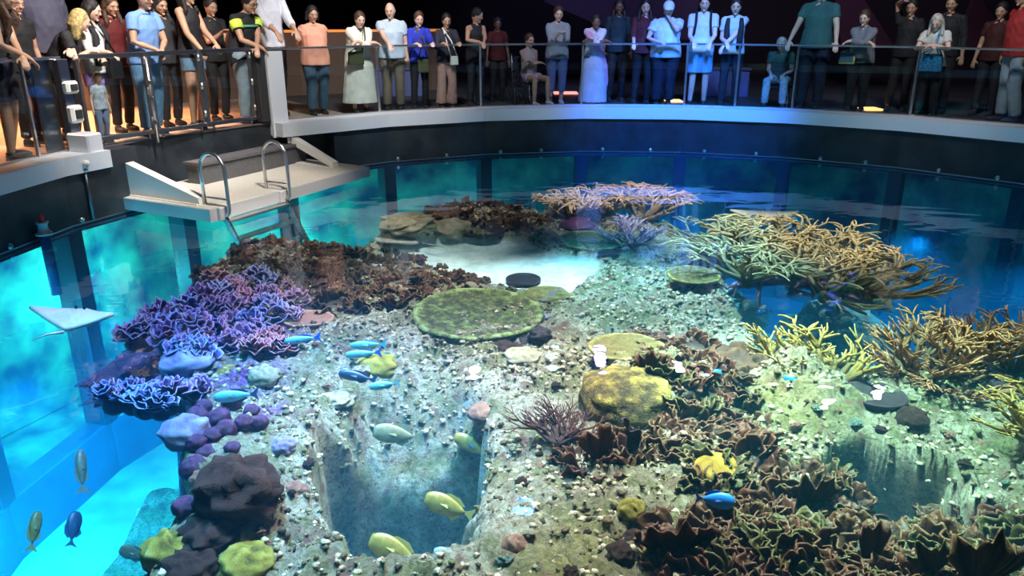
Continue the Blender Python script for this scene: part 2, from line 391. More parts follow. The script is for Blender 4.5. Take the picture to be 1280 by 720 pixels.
def poly_sd(X, Y, pts):
    """signed distance to a polygon, positive inside"""
    d = np.full(X.shape, 1e9); ins = np.zeros(X.shape, bool); n = len(pts)
    for i in range(n):
        ax, ay = pts[i]; bx, by = pts[(i + 1) % n]; ex, ey = bx - ax, by - ay
        wx, wy = X - ax, Y - ay; t = np.clip((wx * ex + wy * ey) / (ex * ex + ey * ey + 1e-12), 0, 1)
        d = np.minimum(d, (wx - ex * t) ** 2 + (wy - ey * t) ** 2)
        c = ((ay > Y) != (by > Y)) & (X < (bx - ax) * (Y - ay) / (by - ay + 1e-12) + ax); ins ^= c
    d = np.sqrt(d); return np.where(ins, d, -d)
def sst(x, a, b): t = np.clip((x - a) / (b - a), 0, 1); return t * t * (3 - 2 * t)
def P2(l, z): return [tuple(at(x, y, z))[:2] for x, y in l]
OUT = P2([(440, 315), (482, 306), (505, 288), (560, 268), (640, 262), (700, 268), (765, 272), (850, 290), (905, 305), (905, 350), (925, 390), (935, 430), (960, 462),
          (1030, 470), (1090, 470), (1160, 465), (1290, 470), (1500, 560), (1600, 760), (1250, 900), (640, 930), (150, 830), (180, 720), (205, 680), (235, 640), (240, 600),
          (228, 560), (240, 520), (240, 490), (225, 460), (235, 430), (262, 395), (275, 335), (300, 318), (400, 318)], -.55)
PIT1 = P2([(420, 520), (470, 490), (560, 478), (600, 492), (606, 560), (606, 640), (604, 722), (500, 735), (440, 722), (405, 690), (398, 640), (405, 590)], -.7)
PIT2 = P2([(1030, 590), (1045, 560), (1080, 552), (1130, 570), (1180, 590), (1215, 640), (1265, 655), (1250, 700), (1180, 720), (1110, 730), (1060, 690), (1035, 640)], -.55)
SANDP = P2([(455, 330), (500, 312), (560, 302), (640, 304), (690, 318), (745, 330), (738, 352), (700, 375), (640, 368), (560, 345), (480, 345)], -.55)
CH1 = P2([(870, 330), (900, 330), (1010, 375), (1120, 405), (1110, 455), (960, 452), (915, 400)], -.6)
LEDG = P2([(1130, 455), (1290, 450), (1420, 480), (1400, 590), (1290, 600), (1210, 560), (1130, 520)], -.6)
G = .025
gx = np.arange(-4.2, 6.6, G); gy = np.arange(1.6, 12.6, G); X, Y = np.meshgrid(gx, gy)
wx = X + .16 * fbm(X, Y, 1.5, 1); wy = Y + .16 * fbm(X, Y, 1.5, 2)
sd = poly_sd(wx, wy, OUT)
top = -.50 + .10 * fbm(X, Y, .9, 3) + .07 * fbm(X, Y, 3, 4, ridged=True) + .05 * fbm(X, Y, 9, 5, ridged=True) + .03 * fbm(X, Y, 22, 6, ridged=True)
rockrough = sst(sd, -.1, .5)
edge = sst(sd, -.22, .10)
low = DEPTH + .1 + .35 * fbm(X, Y, 1.2, 7) + .4 * sst(sd, -.8, -.1)
Z = low + (top - low) * edge
s1 = poly_sd(X + .16 * fbm(X, Y, 2.2, 8) + .04 * fbm(X, Y, 8, 28), Y + .16 * fbm(X, Y, 2.2, 9) + .04 * fbm(X, Y, 8, 29), PIT1); s2 = poly_sd(X + .07 * fbm(X, Y, 3, 10), Y + .07 * fbm(X, Y, 3, 11), PIT2)
ramp = 1 - sst(Y, at(500, 620, -.9).y, at(500, 480, -.6).y)      # the pit deepens towards the front
hole = poly_sd(X + .08 * fbm(X, Y, 4, 18), Y + .08 * fbm(X, Y, 4, 19), P2([(408, 610), (450, 596), (520, 590), (604, 585), (606, 722), (520, 740), (440, 722), (404, 690)], -1.0))
Z = Z + (-.62 - .95 * ramp + .10 * fbm(X, Y, 3, 17, ridged=True) - Z) * sst(s1, -.08, .34) 
Z = Z + (-3.0 - Z) * sst(hole, -.03, .14)
Z = Z + (-2.3 + .25 * fbm(X, Y, 3, 12) - Z) * sst(s2, -.05, .12)
sandm = sst(poly_sd(wx, wy, SANDP), -.06, .06)
Z = Z + (-.55 + .01 * fbm(X, Y, 3, 13) - Z) * sandm
sl = poly_sd(wx, wy, LEDG)                                      # overhung gully on the right
Z = Z - .0 * sst(sl, -.05, .25) * sst(-fbm(X, Y, 1.6, 14), -.1, .3)
def bump_at(px, py, r, h, z=-.5, pw=1.0):
    global Z
    p = at(px, py, z); d = np.hypot(X - p.x, Y - p.y) / r; Z = Z + h * np.clip(1 - d * d, 0, 1) ** pw
for px, py, r, h in ((500, 300, .5, .15), (600, 275, .6, .2), (330, 335, .9, .12), (190, 450, .6, .1), (880, 330, .4, .15), (1000, 500, .5, .2), (850, 480, .7, .1), (300, 640, .35, .12), (780, 500, .35, .08), (985, 480, .25, .15)):
    bump_at(px, py, r, h)
def ground(x, y):
    i = int(np.clip(round((y - gy[0]) / G), 0, len(gy) - 1)); j = int(np.clip(round((x - gx[0]) / G), 0, len(gx) - 1)); return float(Z[i, j])
def on_reef(px, py, z0=-.42):
    """point of the rock seen at a pixel of the photo"""
    a = Vector((0, 0, CAM_Z)); b_ = at(px, py, -3.1); n = 260
    for i in range(60, n):
        p = a.lerp(b_, i / n)
        if p.z < ground(p.x, p.y): return p if p.z > z0 - .55 else at(px, py, z0)
    return b_
NY, NX = X.shape
# mask of what grows on the rock: purple coralline crust, yellow algae
def splat(lst, soft=.35):
    A = np.zeros_like(X)
    for px, py, r in lst:
        p = at(px, py, -.5); d = np.hypot(wx - p.x, wy - p.y) / r; A = np.maximum(A, np.clip((1 - d) / soft, 0, 1))
    return A
purple = splat([(200, 450, .7), (260, 430, .5), (300, 480, .45), (240, 540, .35), (330, 420, .45), (350, 520, .2), (300, 330, .5)], .8)
yellow = splat([(790, 440, .3), (880, 700, .5), (740, 690, .35), (780, 500, .35), (940, 640, .45), (210, 690, .2), (310, 705, .2), (620, 390, .6), (980, 520, .5), (700, 700, .4), (460, 455, .2)], .9)
keep = sd > -1.7
idx = np.arange(NY * NX).reshape(NY, NX)
vs = np.stack([X, Y, Z], -1).reshape(-1, 3)
q = np.stack([idx[:-1, :-1], idx[:-1, 1:], idx[1:, 1:], idx[1:, :-1]], -1)
kq = (keep[:-1, :-1] & keep[1:, 1:] & keep[:-1, 1:] & keep[1:, :-1]) & (np.hypot(X - C0.x, Y - C0.y) < RW - .15)[:-1, :-1]
q = q[kq]
used_, inv = np.unique(q.ravel(), return_inverse=True)
me = bpy.data.meshes.new('reef_rock'); nq = len(q)
me.vertices.add(len(used_)); me.vertices.foreach_set('co', vs[used_].ravel())
me.loops.add(nq * 4); me.loops.foreach_set('vertex_index', inv.astype(np.int32)); me.polygons.add(nq)
me.polygons.foreach_set('loop_start', np.arange(0, nq * 4, 4, dtype=np.int32)); me.polygons.foreach_set('loop_total', np.full(nq, 4, dtype=np.int32))
me.update(calc_edges=True); me.validate(); me.polygons.foreach_set('use_smooth', np.ones(nq, bool))
for nm, A in (('sand', sandm), ('purple', purple), ('yellow', yellow)):
    a = me.attributes.new(nm, 'FLOAT', 'POINT'); a.data.foreach_set('value', A.reshape(-1)[used_].astype(np.float32))
m = bpy.data.materials.new('reef_rock'); M['reef_rock'] = m; nt, N, L = nodes(m); bs = N['Principled BSDF']; bs.inputs['Roughness'].default_value = .85
bs.inputs['Specular IOR Level'].default_value = .2
tc = N.new('ShaderNodeTexCoord')
def ntex(sc, det=6, rough=.65, dist=0):
    t = N.new('ShaderNodeTexNoise'); t.inputs['Scale'].default_value = sc; t.inputs['Detail'].default_value = det; t.inputs['Roughness'].default_value = rough
    t.inputs['Distortion'].default_value = dist; L.new(tc.outputs['Object'], t.inputs['Vector']); return t
def ramp_(src, stops):
    r = N.new('ShaderNodeValToRGB'); L.new(src, r.inputs[0]); e = r.color_ramp.elements
    e[0].position, e[1].position = stops[0][0], stops[-1][0]; e[0].color = (*stops[0][1], 1); e[1].color = (*stops[-1][1], 1)
    for p, c in stops[1:-1]: x = e.new(p); x.color = (*c, 1)
    return r.outputs[0]
def mixc(f, a, b_, mode='MIX'):
    x = N.new('ShaderNodeMix'); x.data_type = 'RGBA'; x.blend_type = mode; x.clamp_factor = True
    for s_, v in ((0, f), (6, a), (7, b_)):
        if isinstance(v, (int, float)): x.inputs[s_].default_value = v
        elif isinstance(v, tuple): x.inputs[s_].default_value = (*v, 1)
        else: L.new(v, x.inputs[s_])
    return x.outputs[2]
def attr(n): a = N.new('ShaderNodeAttribute'); a.attribute_name = n; return a.outputs['Fac']
base = ramp_(ntex(22, 9, .8, .5).outputs[0], [(.34, (.06, .045, .03)), (.41, (.26, .2, .14)), (.47, (.54, .47, .36)), (.54, (.78, .72, .6)), (.66, (.92, .88, .8))])
base = mixc(ramp_(ntex(2.1, 4, .6, .8).outputs[0], [(.47, (0, 0, 0)), (.6, (.6, .6, .6))]), base, ramp_(ntex(40, 6, .8).outputs[0], [(.38, (.1, .06, .04)), (.5, (.34, .25, .17)), (.62, (.6, .5, .38))]))
alg = ramp_(ntex(3.2, 5, .6, .5).outputs[0], [(.44, (0, 0, 0)), (.62, (.85, .85, .85))])
base = mixc(alg, base, ramp_(ntex(30, 5).outputs[0], [(.35, (.12, .13, .05)), (.65, (.42, .42, .2))]))
pk = ramp_(ntex(5.5, 4).outputs[0], [(.56, (0, 0, 0)), (.66, (1, 1, 1))]); base = mixc(pk, base, (.35, .2, .17))
base = mixc(attr('purple'), base, ramp_(ntex(20, 5).outputs[0], [(.35, (.1, .03, .2)), (.5, (.3, .12, .42)), (.65, (.62, .5, .75))]))
yf = N.new('ShaderNodeMath'); yf.operation = 'MULTIPLY'; L.new(attr('yellow'), yf.inputs[0]); yf.inputs[1].default_value = .55
base = mixc(yf.outputs[0], base, ramp_(ntex(24, 5).outputs[0], [(.35, (.14, .12, .02)), (.6, (.6, .52, .12))]))
base = mixc(attr('sand'), base, ramp_(ntex(5, 3).outputs[0], [(.35, (.5, .6, .64)), (.6, (.74, .82, .84))]))
L.new(base, bs.inputs['Base Color'])
h1 = ntex(22, 9, .8, .5); bp = N.new('ShaderNodeBump'); bp.inputs['Distance'].default_value = .09
inv_ = N.new('ShaderNodeMath'); inv_.operation = 'MULTIPLY_ADD'; L.new(attr('sand'), inv_.inputs[0]); inv_.inputs[1].default_value = -.9; inv_.inputs[2].default_value = 1
L.new(inv_.outputs[0], bp.inputs['Strength']); L.new(h1.outputs[0], bp.inputs['Height']); L.new(bp.outputs[0], bs.inputs['Normal'])
me.materials.append(m); o = bpy.data.objects.new('reef_rock', me); COL.objects.link(o)
tag(o, 'pale encrusted rock reef with two deep pits rising in the round tank', 'reef')
# ------------------------------------------------------------------ platform, ladder, rails
def V2(x, y, z=0): return Vector((x, y, z))
def tri_solid(b, pts, thick_vec):
    n = len(pts); vs = [Vector(p) for p in pts] + [Vector(p) + thick_vec for p in pts]
    b.add(vs, [tuple(range(n))[::-1], tuple(range(n, 2 * n))] + [(i, (i + 1) % n, (i + 1) % n + n, i + n) for i in range(n)], smooth=False)
PT = .2
FL, FR, BR, BL = V2(-3.46, 8.58), V2(-2.12, 11.28), V2(-3.25, 11.95), V2(-4.87, 9.28)
U = (FR - FL).normalized(); NW = Vector((-U.y, U.x, 0))          # along the edge / towards the wall
pf = empty('diving_platform', (FL + BR) / 2 + V2(0, 0, PT)); O_ = pf.location
tag(pf, 'grey platform cantilevered from the black wall just above the water, beside the gates', 'platform')
def rel(o, parent): o.parent = parent; o.matrix_parent_inverse = Matrix.Translation(-parent.location); return o
b = MB(); tri_solid(b, [p + V2(0, 0, PT - .02) for p in (FL, FR, BR, ring(143.5, 7.17, 0), BL)], V2(0, 0, .02)); rel(b.build('deck', 'deck_grey'), pf)
b = MB(); e = .012
tri_solid(b, [FL - NW * e - U * e + V2(0, 0, PT - .15), FR - NW * e + U * e + V2(0, 0, PT - .15), FR + NW * .02 + U * e + V2(0, 0, PT - .15), FL + NW * .02 - U * e + V2(0, 0, PT - .15)], V2(0, 0, .145))
tri_solid(b, [FL - U * e + V2(0, 0, PT - .15), FL + U * .02 + V2(0, 0, PT - .15), BL + U * .02 + V2(0, 0, PT - .15), BL - U * e + V2(0, 0, PT - .15)], V2(0, 0, .145))
tri_solid(b, [FR + U * e + V2(0, 0, PT - .15), FR - U * .02 + V2(0, 0, PT - .15), BR - U * .02 + V2(0, 0, PT - .15), BR + U * e + V2(0, 0, PT - .15)], V2(0, 0, .145))
rel(b.build('fascia', 'deck_edge'), pf)
for t in (.35, 1.3, 2.3):
    b = MB(); p = FL + U * t; b.bar(p + NW * .03 + V2(0, 0, PT - .09), p + NW * 1.35 + V2(0, 0, PT - .09), .06, .12); rel(b.build('joist', 'dark_steel'), pf)
# wall brackets
def bracket(base_wall, base_front, h, w, side, plate=True):
    r = empty('support_bracket', base_wall); d = (base_front - base_wall); d.z = 0
    tag(r, side, 'bracket')
    up_ = V2(0, 0, 0) if plate else (V2(0, 0, h - .10) + d * .0); b = MB(); tri_solid(b, [base_wall + up_, base_front, base_front + V2(0, 0, .07), base_wall + V2(0, 0, h)], U * .012); rel(b.build('gusset', 'white_plastic'), r)
    b = MB(); L_ = [base_front + V2(0, 0, .07), base_wall + V2(0, 0, h)]
    tri_solid(b, [L_[0] - U * .0, L_[0] + U * w, L_[1] + U * w, L_[1]], V2(0, 0, .014)); rel(b.build('flange', 'white_plastic'), r)
    b = MB(); tri_solid(b, [base_wall - U * .02, base_front - U * .02, base_front + U * (w + .02), base_wall + U * (w + .02)], V2(0, 0, .012))
    tri_solid(b, [base_front - U * .0, base_front + U * w, base_front + U * w + V2(0, 0, .085), base_front + V2(0, 0, .085)], d.normalized() * .012); rel(b.build('foot_plate', 'white_plastic'), r)
    b = MB(); tri_solid(b, [base_wall - U * .06 + V2(0, 0, .0), base_wall + U * (w + .06), base_wall + U * (w + .06) + V2(0, 0, h + .03), base_wall - U * .06 + V2(0, 0, h + .03)], -d.normalized() * .015); rel(b.build('wall_plate', 'steel'), r)
    for z in (.12, h - .08):
        for s_ in (-.03, w + .03):
            b = MB(); p = base_wall + U * s_ + V2(0, 0, z); b.tube([p, p + d.normalized() * .03], .014, 6); rel(b.build('bolt', 'dark_steel'), r)
    return r
bracket(BL + U * .10 - NW * .02 + V2(0, 0, PT), FL + U * .10 + NW * .28 + V2(0, 0, PT), .42, .12, 'pale triangular wall bracket at the left end of the grey platform')
bracket(BR - U * .35 - NW * .10 + V2(0, 0, PT), FR - U * .35 + NW * .38 + V2(0, 0, PT), .38, .12, 'pale slanted wall bracket at the right end of the grey platform', False)
# step box
s0 = at(238, 229, PT); s0 = FL + U * .97 + NW * 1.13 + V2(0, 0, PT); sb = empty('step_box', s0); tag(sb, 'dark grey storage step sitting on the platform against the wall', 'step')
LB, DB, HB = 2.0, .28, .25
b = MB(); tri_solid(b, [s0 + V2(0, 0, .002), s0 + U * LB + V2(0, 0, .002), s0 + U * LB + NW * DB + V2(0, 0, .002), s0 + NW * DB + V2(0, 0, .002)], V2(0, 0, HB)); rel(b.build('body', 'step_grey'), sb)
b = MB(); a = s0 - U * .03 - NW * .03 + V2(0, 0, HB); tri_solid(b, [a, a + U * (LB + .06), a + U * (LB + .06) + NW * (DB + .05), a + NW * (DB + .05)], V2(0, 0, .035)); rel(b.build('tread', 'step_grey'), sb)
# ladder
def edge_at(px, z=PT):
    best = min(np.linspace(0, 3, 301), key=lambda t: abs(proj(FL + U * t + V2(0, 0, z))[0] - px)); return FL + U * float(best)
def proj(p):
    d = Vector(p) - Vector((0, 0, CAM_Z)); c, s = math.cos(PITCH), math.sin(PITCH); f = d.y * c - d.z * s; u = d.y * s + d.z * c
    return 640 + F_PX * d.x / f, 360 - F_PX * u / f
ld = empty('pool_ladder', edge_at(315)); tag(ld, 'steel ladder with two looped handrails dipping from the platform into the water', 'ladder')
ends = [edge_at(276), edge_at(352)]
for E_ in ends:
    r0 = .19; zt = PT + .42; pts = [E_ + NW * .25 + V2(0, 0, PT)]; pts.append(E_ + NW * .25 + V2(0, 0, zt))
    cc = E_ + NW * .06 + V2(0, 0, zt)
    pts += [cc + NW * (r0 * math.cos(t)) + V2(0, 0, r0 * math.sin(t)) for t in np.linspace(.2, PI - .2, 11)]
    pts += [E_ - NW * .13 + V2(0, 0, zt), E_ - NW * .13 + V2(0, 0, PT - .02)]
    cc = E_ - NW * .055 + V2(0, 0, PT - .03); pts += [cc + NW * (-.075 * math.cos(t)) + V2(0, 0, -.075 * math.sin(t)) for t in np.linspace(.3, PI * .75, 6)]
    b = MB(); b.tube(pts, .021, 12); rel(b.build('grab_rail', 'steel'), ld)
    b = MB(); b.box(E_ - NW * .02 + V2(0, 0, PT - .075), (.16, .09, .16), Matrix((U, NW, Vector((0, 0, 1)))).transposed(), .01); rel(b.build('mount_block', 'deck_edge'), ld)
    b = MB(); b.bar(E_ - NW * .03 + V2(0, 0, PT - .1), E_ - NW * .42 + V2(0, 0, -.55), .075, .03, up=U); rel(b.build('stile', 'dark_steel'), ld)
    b = MB(); b.tube([E_ + NW * .25 + V2(0, 0, PT + .09), E_ - NW * .13 + V2(0, 0, PT + .09)], .012, 8); rel(b.build('cross_bar', 'steel'), ld)
for k, z in enumerate((.03, -.17, -.37)):
    f = (PT - .1 - z) / (PT - .1 + .55); o_ = -NW * (.03 + .39 * f)
    b = MB(); b.bar(ends[0] + o_ + V2(0, 0, z), ends[1] + o_ + V2(0, 0, z), .12, .025); rel(b.build('rung', 'steel'), ld)
# bolts along the strip just over the water line
bolt0 = None
for i, (px, py) in enumerate([(32, 309), (122, 277), (509, 203), (569, 199), (636, 196), (684, 194), (758, 193), (815, 193), (880, 195), (942, 198), (1020, 203), (1074, 208), (1164, 217), (1229, 228)]):
    p = at(px, py, .06); a = math.degrees(math.atan2(p.y - C0.y, p.x - C0.x)); f = (a - A0) / STEP; am = A0 + STEP * (math.floor(f) + .5)
    c = ring(a, RW * math.cos(R(STEP / 2)) / math.cos(R(a - am)), .065)
    if bolt0 is None:
        b = MB(); b.tube([(0, 0, 0), (.012, 0, 0), (.02, 0, 0)], [.032, .032, .02], 12); b.tube([(.02, 0, 0), (.034, 0, 0)], .014, 6); bolt0 = b.build('bolt_head', 'steel'); o = bolt0
    else: o = bolt0.copy(); COL.objects.link(o)
    o.location = c; o.rotation_euler = (0, 0, R(am) + PI)
    tag(o, ['leftmost', 'second', 'third', 'fourth', 'fifth', 'sixth', 'seventh', 'eighth', 'ninth', 'tenth', 'eleventh', 'twelfth', 'thirteenth', 'rightmost'][i] + ' steel bolt head from the left along the strip over the water line', 'bolt', 'bolts along the water line')
# conduit on the left wall, sensor post, gate lock
def wallpt(a, z, off=.0):
    f = (a - A0) / STEP; am = A0 + STEP * (math.floor(f) + .5); return ring(a, RW * math.cos(R(STEP / 2)) / math.cos(R(a - am)) - off, z)
def ang_of(px, py, z): p = at(px, py, z); return math.degrees(math.atan2(p.y - C0.y, p.x - C0.x))
ac = ang_of(134, 275, .05)
b = MB(); b.tube([wallpt(ac, z, .03) for z in (.04, .3, .60)], .018, 10); pc = b.build('conduit_pipe', 'dark_steel')
tag(pc, 'thin grey conduit pipe running down the black wall below the lock post', 'pipe')
b = MB(); b.tube([wallpt(ac, .60, .03), wallpt(ac, .64, .03)], [.03, .03], 10); b.build('collar', 'steel', pc)
b = MB(); b.ell(wallpt(ac, .7, .07), (.04, .04, .04)); b.build('knob', 'white_plastic', pc)
asn = ang_of(86, 298, .05); se = empty('sensor_post', wallpt(asn, 0, .08)); tag(se, 'blue water sensor post with red tip at the left wall by the mullion', 'sensor')
q = se.location
b = MB(); b.tube([q + V2(0, 0, -.6), q + V2(0, 0, .08)], .055, 14); rel(b.build('housing', 'blue_plastic'), se)
b = MB(); b.tube([q + V2(0, 0, z) for z in (.08, .1, .1, .13)], [.085, .085, .06, .06], 14); b.tube([q + V2(0, 0, z) for z in (.13, .2, .2, .22)], [.05, .05, .062, .062], 14); rel(b.build('collar', 'white_plastic'), se)
b = MB(); b.tube([q + V2(0, 0, .22), q + V2(0, 0, .28), q + V2(0, 0, .3)], [.03, .026, .01], 10); rel(b.build('tip', 'red_plastic'), se)

# ---------------- railing sections
RR = RW + .30; ZR = 1.84; ZB = .80
def rail_section(a0, a1, label, rail_m='steel', post=True, group=None):
    p, q = ring(a0, RR, 0), ring(a1, RR, 0); r = empty('railing_section', p + V2(0, 0, ZB)); tag(r, label, 'railing', group)
    b = MB(); b.bar(p + V2(0, 0, (ZB + ZR) / 2), q + V2(0, 0, (ZB + ZR) / 2), .012, ZR - ZB - .03); rel(b.build('glass_pane', 'glass'), r)
    b = MB(); b.bar(p + V2(0, 0, ZR), q + V2(0, 0, ZR), .055, .03); rel(b.build('handrail', rail_m), r)
    b = MB(); b.bar(p + V2(0, 0, ZB + .005), q + V2(0, 0, ZB + .005), .05, .03); rel(b.build('base_channel', 'steel'), r)
    if post:
        b = MB(); n = (C0.to_3d() - p); n.z = 0; n.normalize(); p2 = p + n * .02; b.bar(p2 + V2(0, 0, ZB - .1), p2 + V2(0, 0, ZR - .02), .035, .035); rel(b.build('post', 'steel'), r)
    return r
names = {0: 'right of the woman with the blue patterned bag', 1: 'in front of the woman with folded arms', 2: 'in front of the seated man in green', 3: 'in front of the man in a white cap', 4: 'in front of the seated child',
         5: 'in front of the cream dress and bald man'}
for k in range(25):
    a0, a1 = A0 + STEP * (k - 1), A0 + STEP * k
    if k == 6: a1 = GATE0 - .6; 
    if k == 7: continue
    if k == 8: a0 = GATE1 + .9; a1 = A0 + STEP * 8
    if 182 < (a0 + a1) / 2 < 345: continue
    lb = {0: 'glass railing section at the far right edge by the man in red', 1: 'glass railing section in front of the blonde woman with the blue patterned bag',
          2: 'glass railing section in front of the standing man in dark green', 3: 'glass railing section in front of the two visitors with backpacks', 4: 'glass railing section between the draped dress and the white cap',
          5: 'glass railing section in front of the seated child', 6: 'glass railing section next to the wide steel end post', 8: 'narrow glass railing section left of the gates', 9: 'glass railing section at the left edge of the picture'}.get(k)
    rail_section(a0, a1, lb or 'glass railing section outside the picture, %s beyond the %s edge' % ((['first', 'second', 'third', 'fourth'][k - 10], 'left') if k < 18 else (['first', 'second', 'third', 'fourth'][24 - k], 'right')))
p = ring(72.4, RR - .02, 0) * 1.0; am_ = A0 + STEP * 1.5; p = ring(72.4, (RR - .02) * math.cos(R(STEP / 2)) / math.cos(R(72.4 - am_)), 0)
b = MB(); b.bar(p + V2(0, 0, ZB - .02), p + V2(0, 0, ZR - .02), .035, .035); tag(b.build('railing_post', 'steel'), 'single steel railing post left of the seated man in green', 'post')
# wide end post right of the gates
a = GATE0 - .9; rt = Matrix.Rotation(R(a), 3, 'Z'); ep = empty('end_post', ring(a, RR - .1, .6)); tag(ep, 'wide brushed steel end post right of the gates', 'post')
b = MB(); c = ring(a, RR - .12, 0); b.box((c.x, c.y, 1.19), (.07, .26, 1.24), rt, .008); rel(b.build('steel_cladding', 'coping_steel'), ep)
b = MB(); c = ring(a + 1.6, RR - .02, 0); b.box((c.x, c.y, 1.32), (.16, .14, 1.02), rt, .01); rel(b.build('hinge_core', 'rubber'), ep)
# gates
g0, g1 = ring(GATE1, RR, 0), ring(GATE0 + 1.4, RR, 0); gd = (g1 - g0)
def gate(f0, f1, label):
    p, q = g0 + gd * f0, g0 + gd * f1; r = empty('steel_gate', p + V2(0, 0, .86)); tag(r, label, 'gate'); zb, zt = .88, ZR
    b = MB(); w = .055
    b.bar(p + V2(0, 0, zb), q + V2(0, 0, zb), w, w); b.bar(p + V2(0, 0, zt), q + V2(0, 0, zt), w, w); b.bar(p + V2(0, 0, zb - w / 2), p + V2(0, 0, zt + w / 2), w, w); b.bar(q + V2(0, 0, zb - w / 2), q + V2(0, 0, zt + w / 2), w, w)
    rel(b.build('frame', 'dark_steel'), r)
    b = MB(); b.bar(p + V2(0, 0, (zb + zt) / 2), q + V2(0, 0, (zb + zt) / 2), .01, zt - zb); rel(b.build('glass_pane', 'glass'), r)
    for z in (.98, 1.35, 1.72):
        b = MB(); b.tube([q + V2(.02, -.03, z), q + V2(.02, -.03, z + .09)], .02, 8); rel(b.build('hinge', 'steel'), r)
    for c_ in (q - gd.normalized() * .08, p + gd.normalized() * .08):
        b = MB(); b.tube([c_ + V2(0, 0, .79), c_ + V2(0, 0, .86)], .016, 8); rel(b.build('foot', 'dark_steel'), r)
gate(.03, .36, 'steel framed glass gate in front of the blue shirt, leftmost of the three'); gate(.375, .66, 'middle steel framed glass gate, in front of the denim shorts'); gate(.675, .985, 'steel framed glass gate in front of the striped polo, rightmost of the three')
gdn = gd.normalized(); pp = g0 + gd * .368 + V2(.03, -.05, 0)
b = MB(); b.tube([pp + V2(0, 0, .74), pp + V2(0, 0, 1.80)], .02, 10); o = b.build('drop_bolt', 'steel'); tag(o, 'steel drop bolt rod between the left and middle gates', 'bolt')
for z in (1.0, 1.3, 1.5):
    b = MB(); b.box(pp + V2(0, 0, z), (.07, .05, .05), None, .008); b.build('guide', 'dark_steel', o)
# lock post left of the gates: dark steel sided panel, white boxes, cover
a = GATE1 + 1.2; rt = Matrix.Rotation(R(a), 3, 'Z')
lk = empty('lock_post', ring(a, RR - .05, .6)); tag(lk, 'steel lock post with white control boxes at the left of the gates', 'lock post')
b = MB(); c = ring(a, RR - .04, 0); b.box((c.x, c.y, 1.3), (.1, .14, 1.06), rt, .01); rel(b.build('post', 'dark_steel'), lk)
for z, h, m_ in ((1.52, .14, 'white_plastic'), (1.22, .20, 'white_plastic')):
    b = MB(); c = ring(a, RR - .13, 0); b.box((c.x, c.y, z), (.1, .17, h), rt, .025); o = rel(b.build('control_box', m_), lk)
    b = MB(); c = ring(a, RR - .19, 0); b.box((c.x, c.y, z), (.01, .09, h * .5), rt); rel(b.build('grille', 'rubber'), lk)
b = MB(); c = ring(a, RR - .20, 0); b.box((c.x, c.y, .80), (.32, .22, .42), rt, .02); rel(b.build('cover', 'coping_steel'), lk)
a = GATE1 + 2.9; rt = Matrix.Rotation(R(a), 3, 'Z'); b = MB(); c = ring(a, RR + .03, 0); b.box((c.x, c.y, 1.32), (.03, .24, 1.0), rt, .006); o = b.build('side_panel', 'dark_steel'); tag(o, 'dark steel side panel left of the lock post', 'panel')
# ---------------- things of the gallery behind the visitors
struct(ring_strip('wall_partition', 'wood_panel', [(RW + 4.2, .77), (RW + 4.4, .77), (RW + 4.4, 2.0), (RW + 4.2, 2.0)], 107, 160))
struct(ring_strip('trim_6', 'orange_strip', [(RW + 4.17, 1.99), (RW + 4.3, 1.99), (RW + 4.3, 2.04), (RW + 4.17, 2.04)], 107, 160))
def counter(px, w, label, scr):
    c = at(px, 122, .77); dirv = (Vector((0, 0, 0)) - c); a = math.atan2(dirv.y, dirv.x) + PI / 2
    r = empty('display_counter', c, a); tag(r, label, 'counter')
    b = MB(); b.box((0, .3, .26), (w, .5, .52), None, .02); b.build('body', 'bench_blue', r)
    b = MB(); b.box((0, .3, .54), (w + .06, .56, .04), None, .01); b.build('top', scr, r)
mat('screen_glow', (.5, .5, 1), .4, emit=1.2)
counter(497, 1.1, 'blue display counter behind the bald man', 'bench_blue'); counter(905, .9, 'dark display counter behind the two backpack visitors', 'step_grey')
b = MB(); c = at(486, 88, 1.25); b.box((0, 0, 0), (.42, .1, .09), None, .01); o = b.build('display_screen', 'screen_glow'); o.location = c; tag(o, 'small glowing violet panel on the blue counter', 'light')
o.rotation_euler = (0, 0, .2)
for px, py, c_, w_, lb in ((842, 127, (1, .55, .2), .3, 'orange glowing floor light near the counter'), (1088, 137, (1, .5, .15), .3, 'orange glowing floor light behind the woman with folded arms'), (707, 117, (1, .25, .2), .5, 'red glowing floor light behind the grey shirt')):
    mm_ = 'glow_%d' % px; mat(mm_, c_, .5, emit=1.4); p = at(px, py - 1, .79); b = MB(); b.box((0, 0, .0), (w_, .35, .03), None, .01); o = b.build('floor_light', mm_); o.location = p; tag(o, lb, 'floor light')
for x0, y0, z0, x1, y1, z1, lb in ((.6, 15.5, 3.6, 2.2, 17, 2.7, 'blue ceiling light strip over the grey shirt'), (7.3, 15, 2.5, 7.0, 16, 3.6, 'blue ceiling light strip behind the dark green shirt')):
    b = MB(); b.bar((x0, y0, z0), (x1, y1, z1), .06); tag(b.build('light_strip', 'blue_strip'), lb, 'light strip')

